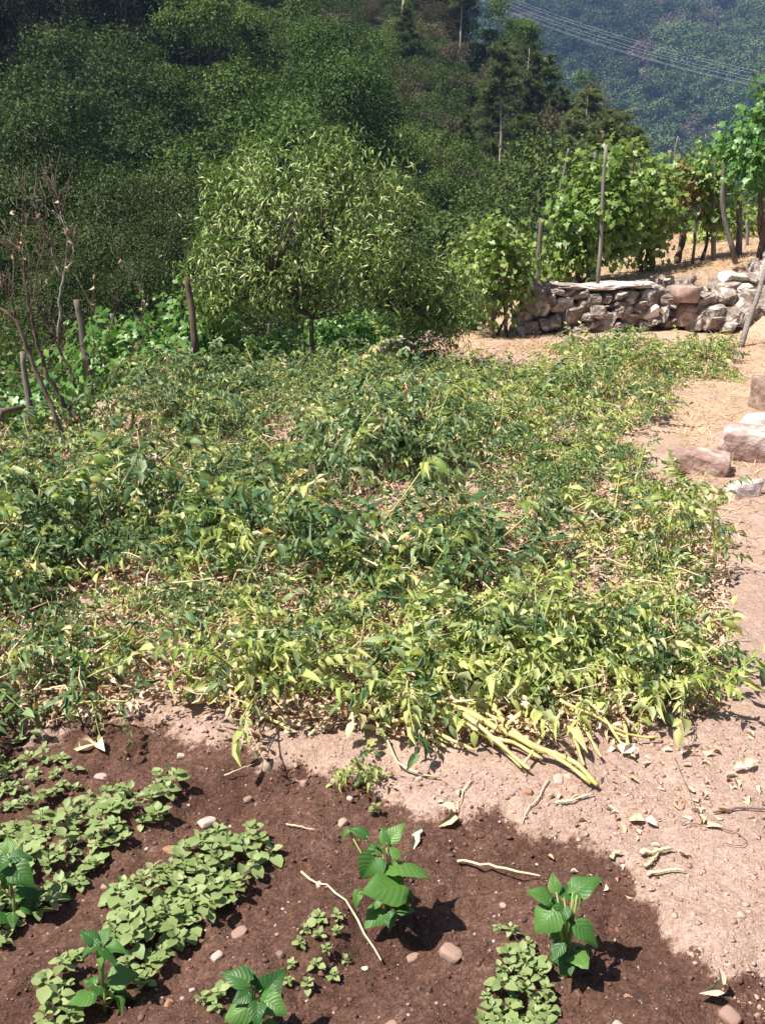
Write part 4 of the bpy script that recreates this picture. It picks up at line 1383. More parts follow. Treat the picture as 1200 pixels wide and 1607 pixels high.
px_tree('barepine', 438, 90, 1.0, 'tall pine whose bare pale trunk stands highest left of the slope top', 0, top=-330)
px_tree('barepine', 541, 92, 1.0, 'tall bare pine between the two tallest at the slope top', 1, top=-300)
px_tree('barepine', 605, 94, 1.0, 'tall pine left of the leaning one at the slope top', 0, top=-260)
t_ = px_tree('barepine', 630, 82, 1.0, 'tall pine with long leaning bare trunk near the slope top', 1, top=-260)
t_.rotation_euler = (0, 0.09, 0.4)
px_tree('barepine', 662, 92, 1.0, 'slender bare pine right of the leaning one at the slope top', 0, top=-180)
px_tree('pine', 720, 82, 1.0, 'large pine with long trunk at the crest before the far hillside', 2, top=-60)
px_tree('barepine', 585, 60, 0.55, 'small thin pine with bare pale stem amid the brown heath', 1, top=110)
px_tree('barepine', 782, 62, 0.55, 'thin bare stemmed pine on the right side of the slope', 0, top=70)
px_tree('pine', 742, 86, 1.0, 'pine close right of the twin trunked one on the crest', 1, top=5)
px_tree('pine', 790, 74, 1.0, 'dense pine on the crest right of the gap', 3, top=38)
px_tree('pine', 822, 70, 1.0, 'tallest rounded pine at the right shoulder of the ridge', 3, top=36)
px_tree('pine', 868, 66, 1.0, 'olive pine stepping down the right shoulder of the ridge', 1, top=125)
px_tree('pine', 912, 64, 1.0, 'pine low on the right shoulder of the ridge', 3, top=128)
px_tree('pine', 955, 62, 1.0, 'last pine at the foot of the ridge before the far valley', 1, top=158)
px_tree('youngpine', 985, 60, 1.0, 'small dark pine at the right end of the ridge', 0, top=198)
px_tree('pine', 845, 72, 1.0, 'broad pine between the two highest at the right shoulder', 1, top=70)
px_tree('pine', 890, 60, 1.0, 'broad olive pine in front of the shoulder row', 3, top=150)
px_tree('pine', 770, 64, 1.0, 'broad olive pine below the gap in the crest', 3, top=90)
px_tree('pine', 935, 60, 1.0, 'bushy pine second from the right end of the ridge', 3, top=160)
px_tree('pine', 815, 56, 1.0, 'dense olive pine lower on the right shoulder', 3, top=150)
px_tree('grey', 545, 66, 1.0, 'pale silvery green feathery tree in the middle of the wood', 0, top=75)
px_tree('youngpine', 487, 66, 1.0, 'cone-shaped young pine left of the pale silvery tree', 0, top=40)
px_tree('youngpine', 505, 62, 1.0, 'second young pine beside the pale silvery tree', 1, top=70)
px_tree('chestnut', 590, 76, 1.0, 'round bright green tree below the tall leaning pine', 1, top=28)
px_tree('chestnut', 640, 46, 1.0, 'bright green broadleaf tree right behind the peach tree', 2, top=205)
px_tree('chestnut', 690, 44, 1.0, 'spreading dark green tree between peach tree and small vine', 0, top=250)
px_tree('pine', 660, 58, 0.6, 'small thin pine leaning in the brown heath', 0, top=130)
px_tree('grey', 608, 60, 1.0, 'dull grey-green feathery tree right of the pale silvery tree', 1, top=130)
px_tree('leafy', 130, 24, 1.0, 'bushy chestnut with pointed crown behind the dead sapling', 0, top=238)
px_tree('leafy', 205, 22, 1.0, 'chestnut tree standing over the lower vines at left', 1, top=288)
px_tree('leafy', 285, 23, 1.0, 'chestnut tree between the lower vines and the peach tree', 2, top=300)
px_tree('leafy', 40, 23, 1.0, 'chestnut tree behind the dead sapling at the left edge', 2, top=300)
px_tree('leafy', 335, 19, 1.0, 'low chestnut half covered by the left side of the peach tree', 0, top=380)
px_tree('leafy', 240, 17, 1.0, 'low leafy chestnut just above the lower vines', 1, top=370)
px_tree('leafy', 100, 18, 1.0, 'low leafy chestnut behind the leaning thick post', 2, top=380)
px_tree('leafy', 660, 21, 1.0, 'dark grey-green tree right behind the peach crown', 0, top=330)
px_tree('leafy', 15, 13.5, 1.0, 'light green shrubby chestnut at the left edge above the splintered post', 1, top=520)

# the rest of the wood, evenly spread
pts = []
for _ in range(6000):
    y = 30 + 74 * rng.random() ** 0.8
    x = rng.uniform(-0.46, 0.36) * y
    if all((x - a) ** 2 + (y - b) ** 2 > (4.3 + 0.012 * b) ** 2 for a, b in pts):
        pts.append((x, y))
for x, y in pts:
    z = float(land_z(x, y))
    px, py = proj((x, y, z + 4))
    if any(abs(px - a) < 30 and b - 22 < y < b + 1 for a, b in ((720, 82), (790, 74), (585, 60), (782, 62))):
        continue
    u = rng.random()
    n_ = vnoise(x * 0.07, y * 0.07, 77)
    small = 1.0
    if 395 < px < 735 and 58 < y < 88:
        if u > 0.75:
            continue
        k = 'heath' if u < 0.5 else 'youngpine'
        small = 0.6
    elif 395 < px < 735 and y >= 88:
        k = 'dark'
    elif px > 1120:
        k = 'oak'
    elif px > 760 and y > 40:
        k = 'pine' if u < 0.45 else ('heath' if u < 0.7 else ('youngpine' if u < 0.85 else 'chestnut'))
    elif px > 640 and y > 48:
        k = 'heath' if u < 0.5 else ('pine' if u < 0.7 else ('grey' if u < 0.78 else 'chestnut'))
    elif px > 430 and y > 76:
        k = 'pine' if u < 0.4 else ('oak' if u < 0.75 else 'heath')
    elif px < 260:
        k = 'dark' if u < 0.6 else ('oak' if u < 0.86 else ('grey' if u < 0.9 else 'youngpine'))
    else:
        k = 'chestnut' if u < 0.42 + 0.2 * n_ else ('oak' if u < 0.85 else ('grey' if u < 0.92 else 'youngpine'))
    plant_tree(k, x, y, small * rng.uniform(0.72, 1.35))


# ------------------------------------------------------------------ instanced masses: undergrowth and the far wood
def gn_scatter(name, P, rz, sc, temps, label, pick=None):
    me = bpy.data.meshes.new(name)
    me.vertices.add(len(P))
    me.vertices.foreach_set('co', np.asarray(P, np.float32).reshape(-1))
    for k, v, ty in (('rz', rz, 'FLOAT'), ('sc', sc, 'FLOAT'), ('pick', rng.integers(0, len(temps), len(P)) if pick is None else pick, 'INT')):
        a = me.attributes.new(k, ty, 'POINT')
        a.data.foreach_set('value', np.asarray(v, np.float32 if ty == 'FLOAT' else np.int32))
    ng = bpy.data.node_groups.new(name, 'GeometryNodeTree')
    ng.interface.new_socket('Geometry', in_out='INPUT', socket_type='NodeSocketGeometry')
    ng.interface.new_socket('Geometry', in_out='OUTPUT', socket_type='NodeSocketGeometry')
    gi = ng.nodes.new('NodeGroupInput')
    go = ng.nodes.new('NodeGroupOutput')
    jn = ng.nodes.new('GeometryNodeJoinGeometry')
    for t in temps:
        oi = ng.nodes.new('GeometryNodeObjectInfo')
        oi.inputs['Object'].default_value = t
        oi.inputs['As Instance'].default_value = True
        ng.links.new(oi.outputs['Geometry'], jn.inputs[0])
    ip = ng.nodes.new('GeometryNodeInstanceOnPoints')
    ng.links.new(gi.outputs[0], ip.inputs['Points'])
    ng.links.new(jn.outputs[0], ip.inputs['Instance'])
    ip.inputs['Pick Instance'].default_value = True

    def att(k, ty):
        n = ng.nodes.new('GeometryNodeInputNamedAttribute')
        n.data_type = ty
        n.inputs['Name'].default_value = k
        return n.outputs[0]
    ng.links.new(att('pick', 'INT'), ip.inputs['Instance Index'])
    cx = ng.nodes.new('ShaderNodeCombineXYZ')
    ng.links.new(att('rz', 'FLOAT'), cx.inputs[2])
    e2r = ng.nodes.new('FunctionNodeEulerToRotation')
    ng.links.new(cx.outputs[0], e2r.inputs[0])
    ng.links.new(e2r.outputs[0], ip.inputs['Rotation'])
    ng.links.new(att('sc', 'FLOAT'), ip.inputs['Scale'])
    ng.links.new(ip.outputs[0], go.inputs[0])
    o = link(name, me)
    md = o.modifiers.new('scatter', 'NODES')
    md.node_group = ng
    return tag(o, label, kind='stuff')


def temp(me):
    return bpy.data.objects.new('template', me)


shr = [temp(clump_crown(200 + i, 1.6, 1.3, 22, 150, [ROMB, ROMB2], (0.06, 0.12), M[k], 0.0, crad=0.4)[0]) for i, k in enumerate(('oak', 'chestnut', 'heath', 'oak'))]
n = 2000
uy = 26 + 80 * rng.random(n)
ux = rng.uniform(-0.47, 0.42, n) * uy
gn_scatter('undergrowth', np.stack([ux, uy, land_z(ux, uy) - 0.2], -1), rng.uniform(0, 6.28, n), rng.uniform(0.5, 1.15, n), shr, 'dark scrub growing between the trees on the slope')
# scrub right below the terrace lip
n = 260
uy = rng.uniform(10, 27, n)
ux = rng.uniform(-0.62, 0.25, n) * uy
keep = edge_sd(ux, uy) > 1.6
ux, uy = ux[keep], uy[keep]
gn_scatter('undergrowth', np.stack([ux, uy, land_z(ux, uy) - 0.1], -1), rng.uniform(0, 6.28, len(ux)), rng.uniform(0.5, 1.0, len(ux)), [shr[0], shr[1], shr[3]], 'scrub on the bank below the terrace')

far = [temp(clump_crown(220 + i, 9, 4.2, 26, 110, [ROMB], (0.4, 0.8), M[k_], 0.02, crad=0.38, cone=c_)[0]) for i, (c_, k_) in enumerate(((0, 'farleaf'), (0.1, 'farleaf'), (0.6, 'farleaf'), (0, 'farbright'), (0.1, 'farbright')))]
far += [temp(clump_crown(240 + i, 5, 4.0, 26, 90, [ROMB], (0.35, 0.7), M['farheath'], 0.0, crad=0.38)[0]) for i in range(2)]
far += [temp(clump_crown(250, 3, 3.6, 20, 60, [ROMB], (0.35, 0.6), M['farblossom'], 0.0, crad=0.4)[0])]
n = 9500
fy = rng.uniform(335, 700, n)
fx = rng.uniform(-0.1, 0.52, n) * fy
den = fbm(fx * 0.012, fy * 0.012, 3, 55)
keep = den > -0.85
fx, fy = fx[keep], fy[keep]
n1_ = fbm(fx * 0.02, fy * 0.014, 3, 61) + rng.normal(size=len(fx)) * 0.28
n2_ = fbm(fx * 0.03, fy * 0.02, 2, 67)
pk = np.where(n1_ > 0.35, rng.integers(3, 5, len(fx)), np.where(n1_ < -0.45, rng.integers(5, 7, len(fx)), rng.integers(0, 3, len(fx))))
pk = np.where((n2_ > 0.75) & (fy < 480) & (rng.random(len(fx)) < 0.8), 7, pk)
gn_scatter('far_forest', np.stack([fx, fy, land_z(fx, fy) - 0.5], -1), rng.uniform(0, 6.28, len(fx)), rng.uniform(0.55, 1.6, len(fx)) * np.where(pk == 7, 0.7, 1), far, 'hazy forest covering the far hillside', pk)
bl = [clump_crown(260, 8, 4, 34, 70, [ROMB], (0.5, 0.9), M['farblossom'], 0.02, crad=0.34)]
for px, py, lb in [(1040, 118, 'pale cream flowering tree on the far hillside, left one of two'), (1105, 125, 'pale cream flowering tree on the far hillside, right one of two'), (1115, 215, 'pale flowering tree low on the far hillside above the vines')]:
    d = ray(px, py)
    best = None
    for Y in np.arange(340, 700, 2):
        p = CAMP + d * (Y / d[1])
        if p[2] < float(land_z(p[0], p[1])) + 4:
            best = p
            break
    if best is None:
        continue
    t = thing('flowering_tree', lb, 'tree', (best[0], best[1], float(land_z(best[0], best[1]))), sc=0.9)
    link('trunk', bl[0][1], t)
    link('crown', bl[0][0], t)

# ------------------------------------------------------------------ power lines
for i, (ya, yb, xa) in enumerate([(-25, 108, 690), (-21, 113, 690), (-14, 120, 690), (-9, 124, 690), (-3, 131, 690), (-1, 133, 690)]):
    A = at_y(xa, ya - 30, 300)
    B = at_y(1340, yb + 34, 170)
    t = np.linspace(0, 1, 24)[:, None]
    P = A * (1 - t) + B * t - np.array([0, 0, 3.2]) * (4 * t * (1 - t))
    mb = MB()
    mb.tube(P - A, 0.017, 5)
    tag(link('power_cable', mb.mesh('power_cable', M['cable']), None, A), 'thin bright power cable, one of the bundle strung across the far valley', 'cable', 'power cables across the valley')


# ------------------------------------------------------------------ potato plot
def compound_leaf(seed, L=0.16, wilt=0.5):
    """rachis with a terminal leaflet and three or four pairs; base at origin, tip along +Y"""
    r = np.random.default_rng(seed)
    V = []
    Q = []
    T = []
    n = 5
    t = np.linspace(0, 1, n)
    yy = t * L
    zz = -wilt * L * t ** 2 * 0.6
    b = 0
    for i in range(n):
        w = 0.0028 * (1 - 0.6 * t[i])
        V += [(-w, yy[i], zz[i]), (w, yy[i], zz[i])]
    f = [(2 * i, 2 * i + 1, 2 * i + 3, 2 * i + 2) for i in range(n - 1)]
    parts = [(np.array(V), [np.array(f)])]
    m = MB()
    m.add(parts[0][0], parts[0][1])
    items = [(1.0, 0.0, 0.053)]
    for k, q in enumerate((0.84, 0.6, 0.38, 0.2)[:r.integers(3, 5)]):
        for s_ in (-1, 1):
            items.append((q + r.normal() * 0.02, s_ * r.uniform(0.8, 1.5), 0.053 * (1 - 0.13 * k)))
        if k < 3:
            items.append((q - 0.1, r.choice([-1, 1]) * 1.4, 0.022))
    for q, a, sz in items:
        p = np.array([[0, q * L, -wilt * L * q * q * 0.6]])
        d = np.array([[math.sin(a), math.cos(a), -0.25 * wilt + r.normal() * 0.22 - 0.2 * wilt]])
        z_ = np.array([[r.normal() * 0.35, r.normal() * 0.35, 1.0]])
        m.scatter(POTL[r.integers(len(POTL))], p, d, z_, np.array([sz * r.uniform(0.7, 1.15) / 0.16 * L]), 0)
    V = np.concatenate(m.V)
    return V, [np.concatenate([x for x in m.F if x.shape[1] == 4])]


CL = [compound_leaf(500 + i, 0.16, w) for i, w in enumerate((0.2, 0.5, 0.9, 0.4, 1.2, 0.7, 0.3, 1.0, 0.6, 0.8, 0.1, 1.4))]
CLM = {}
for k in ('potato_green', 'potato_pale', 'potato_yellow', 'dry_leaf'):
    CLM[k] = []
    for V, F in CL:
        m = MB()
        m.add(V, F)
        CLM[k].append(m.mesh('leaf', M[k]))
MIX = {'green': (0.80, 0.16, 0.03), 'mid': (0.54, 0.33, 0.08), 'pale': (0.24, 0.66, 0.06), 'yellow': (0.18, 0.40, 0.20)}


def potato_layout(seed, cls, scale=1.0, flop=0.5, nst=None, big=1.05):
    r = np.random.default_rng(seed)
    stems = []
    leaves = []
    g, p, y = MIX[cls]
    for s in range(nst or r.integers(6, 9)):
        az = s * 2.4 + r.normal() * 0.4
        el = r.uniform(0.6, 1.45) * (1 - 0.35 * flop)
        L_ = r.uniform(0.18, 0.38) * scale
        d = np.array([math.cos(az) * math.cos(el), math.sin(az) * math.cos(el), math.sin(el)])
        n = 8
        t = np.linspace(0, 1, n)[:, None]
        pts = d * t * L_ + np.array([d[0], d[1], -1.1]) * (t ** 2) * L_ * 0.42 * flop * r.uniform(0.4, 1.3)
        pts[:, 2] = np.maximum(pts[:, 2], 0.012)
        pts += np.array([math.cos(az), math.sin(az), 0]) * 0.02
        pts += np.sin(t * r.uniform(3, 7) + r.random() * 6) * t * np.array([r.normal(), r.normal(), 0]) * 0.018
        stems.append((pts, np.linspace(0.0052, 0.0022, n)))
        nl = r.integers(8, 12)
        for j in range(nl):
            f = 0.18 + 0.82 * (j + r.random() * 0.6) / nl
            f = min(f, 1)
            i = f * (n - 1)
            a = pts[int(i)] + (pts[min(int(i) + 1, n - 1)] - pts[int(i)]) * (i - int(i))
            ang = j * 2.2 + r.normal() * 0.4
            dd = unit(np.array([math.cos(ang) + d[0] * 0.5, math.sin(ang) + d[1] * 0.5, r.uniform(0.0, 0.75)]))
            if f > 0.93:
                dd = unit(dd * 0.6 + np.array([0, 0, 0.8]))
            u = r.random()
            low = f < 0.42
            if low and r.random() < 0.4:
                mt = 3
            else:
                mt = 0 if u < g else (1 if u < g + p else (2 if u < g + p + y else 3))
                if r.random() < 0.05:
                    mt = 3
            if mt == 3:
                dd[2] -= 0.9
                dd = unit(dd)
            nz = unit(np.array([r.normal() * 0.4, r.normal() * 0.4, 1]))
            leaves.append((a, dd, nz, big * r.uniform(0.6, 1.2) * (0.75 + 0.25 * scale) * (0.75 if mt == 3 else 1), mt, r.integers(len(CL)), s))
    return stems, leaves


LM = ['potato_green', 'potato_pale', 'potato_yellow', 'dry_leaf']


def potato_meshes(seed, cls, scale, flop):
    st, lv = potato_layout(seed, cls, scale, flop)
    sm = MB()
    for p, r in st:
        sm.tube(p, r, 5)
    lm = MB()
    for k in range(4):
        for v in range(len(CL)):
            q = [l for l in lv if l[4] == k and l[5] == v]
            if q:
                lm.scatter(CL[v], np.array([l[0] for l in q]), np.array([l[1] for l in q]), np.array([l[2] for l in q]), np.array([l[3] for l in q]), k)
    return sm.mesh('stems', M['potato_stem'], True), lm.mesh('foliage', [M[k] for k in LM])


PV = {c: [potato_meshes(600 + i * 7 + j * 100, c, (0.9, 1.05, 1.25, 1.0, 1.15)[i] * (1.12, 1.0, 0.95, 0.9)[j], (0.4, 0.6, 0.25, 0.7, 0.5)[i] * (0.55, 0.9, 1.3, 1.6)[j]) for i in range(5)] for j, c in enumerate(MIX)}
FIELD = [(-330, 1165), (0, 1120), (60, 1130), (150, 1108), (200, 1092), (330, 1110), (430, 1124), (560, 1112), (700, 1116), (830, 1126), (960, 1112), (1080, 1108), (1115, 1080), (1105, 960), (1070, 880), (1045, 800), (1000, 745), (990, 700), (1030, 650), (1085, 610),
         (1130, 590), (1140, 552), (1000, 542), (900, 548), (790, 555), (620, 572), (500, 590), (330, 605), (240, 622), (180, 660), (100, 700), (0, 720), (-400, 745)]
BARE = [(590, 815, 60, 26), (400, 950, 34, 12), (270, 830, 32, 12), (760, 575, 80, 12), (850, 565, 40, 9), (880, 855, 34, 18), (610, 770, 40, 12), (930, 950, 34, 20), (470, 1005, 30, 12), (700, 830, 34, 16), (480, 690, 30, 10), (990, 900, 30, 18), (760, 960, 30, 18), (180, 900, 26, 14), (960, 800, 30, 16), (660, 640, 40, 9)]
GP = 'potato plants filling the plot'
cand = []
for row in range(-30, 60):
    for j in range(-30, 40):
        u = row * 0.44
        v = j * 0.365 + (row % 2) * 0.1
        x = u * 0.82 + v * 0.57 + rng.normal() * 0.08
        y = 6 - u * 0.57 + v * 0.82 + rng.normal() * 0.06
        if y < 2.4:
            continue
        px, py = proj((x, y, 0.0))
        if px < -190 or px > 1300:
            continue
        if inpoly(np.array([px]), np.array([py]), FIELD)[0]:
            cand.append((x, y, px, py))
for px, py in [(650, 1085), (730, 1070), (800, 1098), (880, 1078), (1005, 1095), (1060, 1070), (850, 1030)]:
    p = G(px, py, 0)
    cand.append((p[0], p[1], px, py))
cand.sort(key=lambda c: c[1])
npot = 0
for x, y, px, py in cand:
    bare = any(((px - a) / (c * 1.2)) ** 2 + ((py - b) / (d * 1.35)) ** 2 < 1 for a, b, c, d in BARE)
    if bare:
        continue
    n_ = vnoise(x * 0.8, y * 0.8, 91) * 0.5 + rng.normal() * 0.22
    g = 0.84 - (px - 150) / 1200 + (0.12 if py < 760 and px < 640 else 0) - (0.22 if py > 900 and px > 520 else 0) - (0.15 if py < 640 and px > 480 else 0) + n_ * 0.75
    if py > 940 and px > 480:
        g = max(min(g, 0.42) - 0.05, 0.10)
    cls = 'green' if g > 0.62 else ('mid' if g > 0.34 else ('pale' if g > 0.05 else 'yellow'))
    sc = float(np.clip(1.0 + 0.36 * vnoise(x * 1.15 + 5, y * 1.15, 93) + rng.normal() * 0.14, 0.6, 1.5))
    if cls in ('pale', 'yellow') and not (py > 960 and px > 500):
        sc *= 0.85
    front = y < 3.75
    if front:
        sc = min(sc, 1.02)
    look = {'green': 'dark green', 'mid': 'half yellowed green', 'pale': 'pale yellow-green', 'yellow': 'withering yellow'}[cls]
    size = 'small ' if sc < 0.9 else ('large ' if sc > 1.06 else '')
    if front:
        zone = 'at the front ' + ('at the left edge of the bed' if px < 200 else 'above the weed rows' if px < 420 else 'above the middle bean' if px < 680 else 'above the fallen yellow stems' if px < 930 else 'next to the path')
    elif py < 600:
        zone = 'at the back ' + ('by the peach tree' if px < 620 else 'before the straw-coloured terrace lip' if px < 820 else 'below the stone wall')
    elif px < 300:
        zone = 'near the dead sapling at the left' if py < 800 else 'in the left part of the plot behind the front row'
    elif px > 960:
        zone = 'along the path' + (' by the stones' if py < 800 else ' on the right side')
    else:
        zone = ('in the far middle' if py < 720 else 'in the very middle' if py < 880 else 'in the near middle') + (' left half' if px < 620 else ' right half') + ' of the plot'
    lab = size + look + ' potato plant ' + zone
    if len(lab.replace('-', ' ').split()) > 15:
        lab = look + ' potato plant ' + zone
    t = thing('potato_plant', lab, 'potato plant', (x, y, gh(x, y) - 0.005), (0, 0, rng.uniform(0, 6.28)), look + ' potato plants ' + zone, sc)
    npot += 1
    if front:                                    # near enough to see each compound leaf
        st, lv = potato_layout(int(9000 + npot), cls, rng.uniform(0.9, 1.1), rng.uniform(0.45, 0.85) * {'green': 0.6, 'mid': 0.8, 'pale': 0.85, 'yellow': 1.3}[cls], None, 1.02 if cls == 'pale' else 0.98)
        so = []
        for p, r in st:
            m = MB()
            m.tube(p, r, 6)
            so.append(link('stem', m.mesh('stem', M['potato_stem'], True), t))
        for a, dd, nz, s_, mt, v, si_ in lv:
            Yv = Vector(dd).normalized()
            Zv = (Vector(nz) - Vector(nz).dot(Yv) * Yv).normalized()
            Xv = Yv.cross(Zv)
            R = Matrix((Xv, Yv, Zv)).transposed()
            link('leaf', CLM[LM[mt]][v], so[si_], a, R.to_euler(), s_)
    else:
        sm, lm = PV[cls][rng.integers(5)]
        link('stems', sm, t)
        o = link('foliage', lm, t)
        o['kind'] = 'stuff'
print('potato plants', npot)


# tall single stems that stand out of the crop
def tall_potato(px, py, h, label, seed, cls='mid', lean=(0, 0), nleaf=9, ls=0.85):
    p = G(px, py, 0)
    r = np.random.default_rng(seed)
    t = thing('potato_plant', label, 'potato plant', (p[0], p[1], gh(p[0], p[1])))
    n = 9
    tt = np.linspace(0, 1, n)[:, None]
    pts = np.array([lean[0], lean[1], h]) * tt + np.sin(tt * 4 + seed) * np.array([0.012, 0.01, 0])
    m = MB()
    m.tube(pts, np.linspace(0.009, 0.004, n), 7)
    st_o = link('stem', m.mesh('stem', M['potato_stem'], True), t)
    for j in range(nleaf):
        f = 0.3 + 0.7 * j / (nleaf - 1)
        a = np.array([np.interp(f, tt[:, 0], pts[:, k]) for k in range(3)])
        ang = j * 2.3
        dd = unit(np.array([math.cos(ang), math.sin(ang), r.uniform(-0.3, 0.5) if f < 0.95 else 0.9]))
        Yv = Vector(dd)
        nz = Vector((r.normal() * 0.3, r.normal() * 0.3, 1))
        Zv = (nz - nz.dot(Yv) * Yv).normalized()
        R = Matrix((Yv.cross(Zv), Yv, Zv)).transposed()
        link('leaf', CLM['potato_pale' if r.random() < 0.55 else 'potato_green'][r.integers(8)], st_o, a, R.to_euler(), ls * r.uniform(0.85, 1.2))
    return t


tall_potato(1118, 905, 0.40, 'lanky potato plant with bare yellow stem beside the path', 1, lean=(-0.03, 0.02))
tall_potato(1040, 905, 0.36, 'bushy upright potato plant left of the lanky one', 2, lean=(0.02, 0), nleaf=14)
tall_potato(835, 1075, 0.34, 'single tall potato stem with a leafy tip in front part of the plot', 3, lean=(0.06, 0.05), nleaf=6)
tall_potato(935, 1045, 0.26, 'short dark-leaved potato stem right of the single tall one', 4, nleaf=7)
tall_potato(990, 775, 0.30, 'potato stem with one drooping dark leaf at the field margin', 5, lean=(0.06, 0.04), nleaf=6)
tall_potato(560, 1222, 0.09, 'tiny potato shoot growing on the rim of the dug bed', 6, nleaf=12, ls=0.45)

# yellow stems lying on the front edge
YS = [([(700, 1150), (760, 1168), (840, 1198), (905, 1222), (935, 1246)], .014), ([(690, 1160), (740, 1172), (800, 1188), (850, 1205)], .011), ([(770, 1150), (800, 1180), (860, 1205), (925, 1243)], .011), ([(820, 1160), (770, 1170), (720, 1160)], .010),
      ([(520, 1145), (570, 1138), (620, 1138), (700, 1155)], .009), ([(365, 1090), (385, 1118), (420, 1140), (455, 1160)], .010), ([(965, 1105), (975, 1150), (985, 1190)], .010), ([(720, 1165), (790, 1200), (830, 1222)], .010),
      ([(830, 1062), (870, 1072), (920, 1080), (985, 1092), (1050, 1105)], .011), ([(880, 1160), (850, 1180), (820, 1215)], .008), ([(630, 1150), (660, 1172), (700, 1185)], .008), ([(270, 1075), (300, 1090), (330, 1118)], .009)]
for i in range(16):                                             # more of them tangled into the front row
    a = rng.uniform(560, 960)
    b = np.interp(a, [560, 700, 830, 960], [1130, 1150, 1175, 1165]) + rng.uniform(-28, 30)
    an = rng.normal(0.35, 0.5)
    L_ = rng.uniform(35, 85)
    YS.append(([(a - L_ * math.cos(an), b - L_ * 0.6 * math.sin(an)), (a + rng.normal() * 6, b + rng.normal() * 5), (a + L_ * math.cos(an), b + L_ * 0.6 * math.sin(an))], rng.uniform(0.006, 0.010)))
for i, (pp, r) in enumerate(YS):
    r *= 0.78
    bent = rng.uniform(0.02, 0.06)
    P = np.array([G(a, b, 0) for a, b in pp])
    n = 14
    t = np.linspace(0, len(P) - 1, n)
    Q = np.stack([np.interp(t, np.arange(len(P)), P[:, k]) for k in range(3)], -1)
    for _ in range(2):
        Q[1:-1] = (Q[:-2] + 2 * Q[1:-1] + Q[2:]) / 4
    Q[:, 2] = gh(Q[:, 0], Q[:, 1]) + r + 0.018 + bent * np.linspace(1.2, 0, n) ** 1.5 + np.sin(t * 3 + i) * 0.004
    c = Q[0].copy()
    m = MB()
    m.tube(Q - c, np.linspace(r, r * 0.6, n) * (1 + 0.10 * rng.normal(size=n) + 0.22 * (np.arange(n) % 5 == 2)), 7)
    tag(link('fallen_stem', m.mesh('fallen_stem', M['yellow_stem'], True), None, c), 'fleshy yellow potato stem fallen over the front rim of the plot', 'plant stem', 'yellow potato stems fallen over the plot rim')


# ------------------------------------------------------------------ litter
def field_pts(n, poly, seed):
    r = np.random.default_rng(seed)
    out = []
    while len(out) < n:
        y = 2.2 + 11 * r.random(4000) ** 1.5
        x = r.uniform(-0.62, 0.5, 4000) * y
        px, py = proj(np.stack([x, y, np.zeros(4000)], -1))
        k = inpoly(px, py, poly)
        out += list(zip(x[k], y[k]))
    return np.array(out[:n])


LITTER = [(-300, 1170), (130, 1130), (300, 1115), (430, 1160), (560, 1150), (700, 1178), (850, 1185), (960, 1168), (1040, 1145), (1130, 1120), (1140, 900), (1110, 800), (1000, 730), (985, 660), (1110, 600), (1150, 545), (900, 535), (600, 570), (250, 620), (0, 720), (-400, 800)]
mb = MB()
q = field_pts(34000, LITTER, 5)
z = gh(q[:, 0], q[:, 1])
P = np.column_stack([q, z + rng.uniform(0.003, 0.06, len(q)) + 0.08 * rng.random(len(q)) ** 4])
k = rng.integers(0, 6, len(q))
for i in range(6):
    s_ = k == i
    mb.scatter(POTL[(1, 2, 3, 5, 4, 7)[i]], P[s_], rand_dirs(s_.sum()) * np.array([1, 1, 0.5]), rand_dirs(s_.sum(), 0.8), rng.uniform(0.014, 0.04, s_.sum()))
o = tag(link('leaf_litter', mb.mesh('leaf_litter', M['dry_leaf'])), 'crumpled dry potato leaves lying under and around the crop', kind='stuff')
mb = MB()
q = field_pts(1500, LITTER, 6)
z = gh(q[:, 0], q[:, 1])
for (x, y), zz in zip(q, z):
    a = rng.uniform(0, PI)
    L_ = rng.uniform(0.04, 0.2)
    d = np.array([math.cos(a), math.sin(a), 0]) * L_ / 2
    c = np.array([x, y, zz + 0.008 + 0.17 * rng.random() ** 2.5])
    tilt = np.array([0, 0, rng.normal() * 0.02])
    mb.tube([c - d - tilt, c + np.array([rng.normal() * 0.01, rng.normal() * 0.01, 0.01]), c + d + tilt], np.array([1, 0.9, 0.7]) * rng.uniform(0.0015, 0.0045), 5)
tag(link('dry_stalks', mb.mesh('dry_stalks', M['straw'])), 'bleached dry potato stalks strewn through the crop', kind='stuff')

# dry grass of the path margin and the upper terrace
mb = MB()
r = np.random.default_rng(8)
nb = 90000
x = r.uniform(0.5, 9, nb)
y = 4 + 19 * r.random(nb) ** 0.9
px, py = proj(np.stack([x, y, np.zeros(nb)], -1))
sdv = edge_sd(x, y)
upv = upper(x, y)
pathp = (px > np.interp(py, [480, 560, 640, 760, 900], [1080, 1140, 1050, 1080, 1190])) | ((y > 11.0) & (x < 2.2))
dens = np.where(upv > 0.5, 1.0, np.where(pathp, 0.5 + 0.5 * (fbm(x * 1.5, y * 1.5, 3, 3) > 0.0), 0)) * (sdv < -0.05)
kp = (r.random(nb) < dens) & (px < 1300)
x, y = x[kp], y[kp]
z = gh(x, y)
BL = (np.array([(-0.03, 0, 0), (0.03, 0, 0), (0.02, 0.55, 0.05), (-0.02, 0.55, 0.05), (0, 1, -0.1)]), [np.array([(0, 1, 2, 3)]), np.array([(3, 2, 4)])])
n = len(x)
d = np.column_stack([r.normal(size=(n, 2)), r.uniform(0.05, 0.6, n)])
mb.scatter(BL, np.column_stack([x, y, z]), unit(d), rand_dirs(n, 1.0, r), r.uniform(0.04, 0.13, n))
tag(link('dry_grass', mb.mesh('dry_grass', M['straw_blade'])), 'golden dry grass on the path margin and vineyard terrace', kind='stuff')

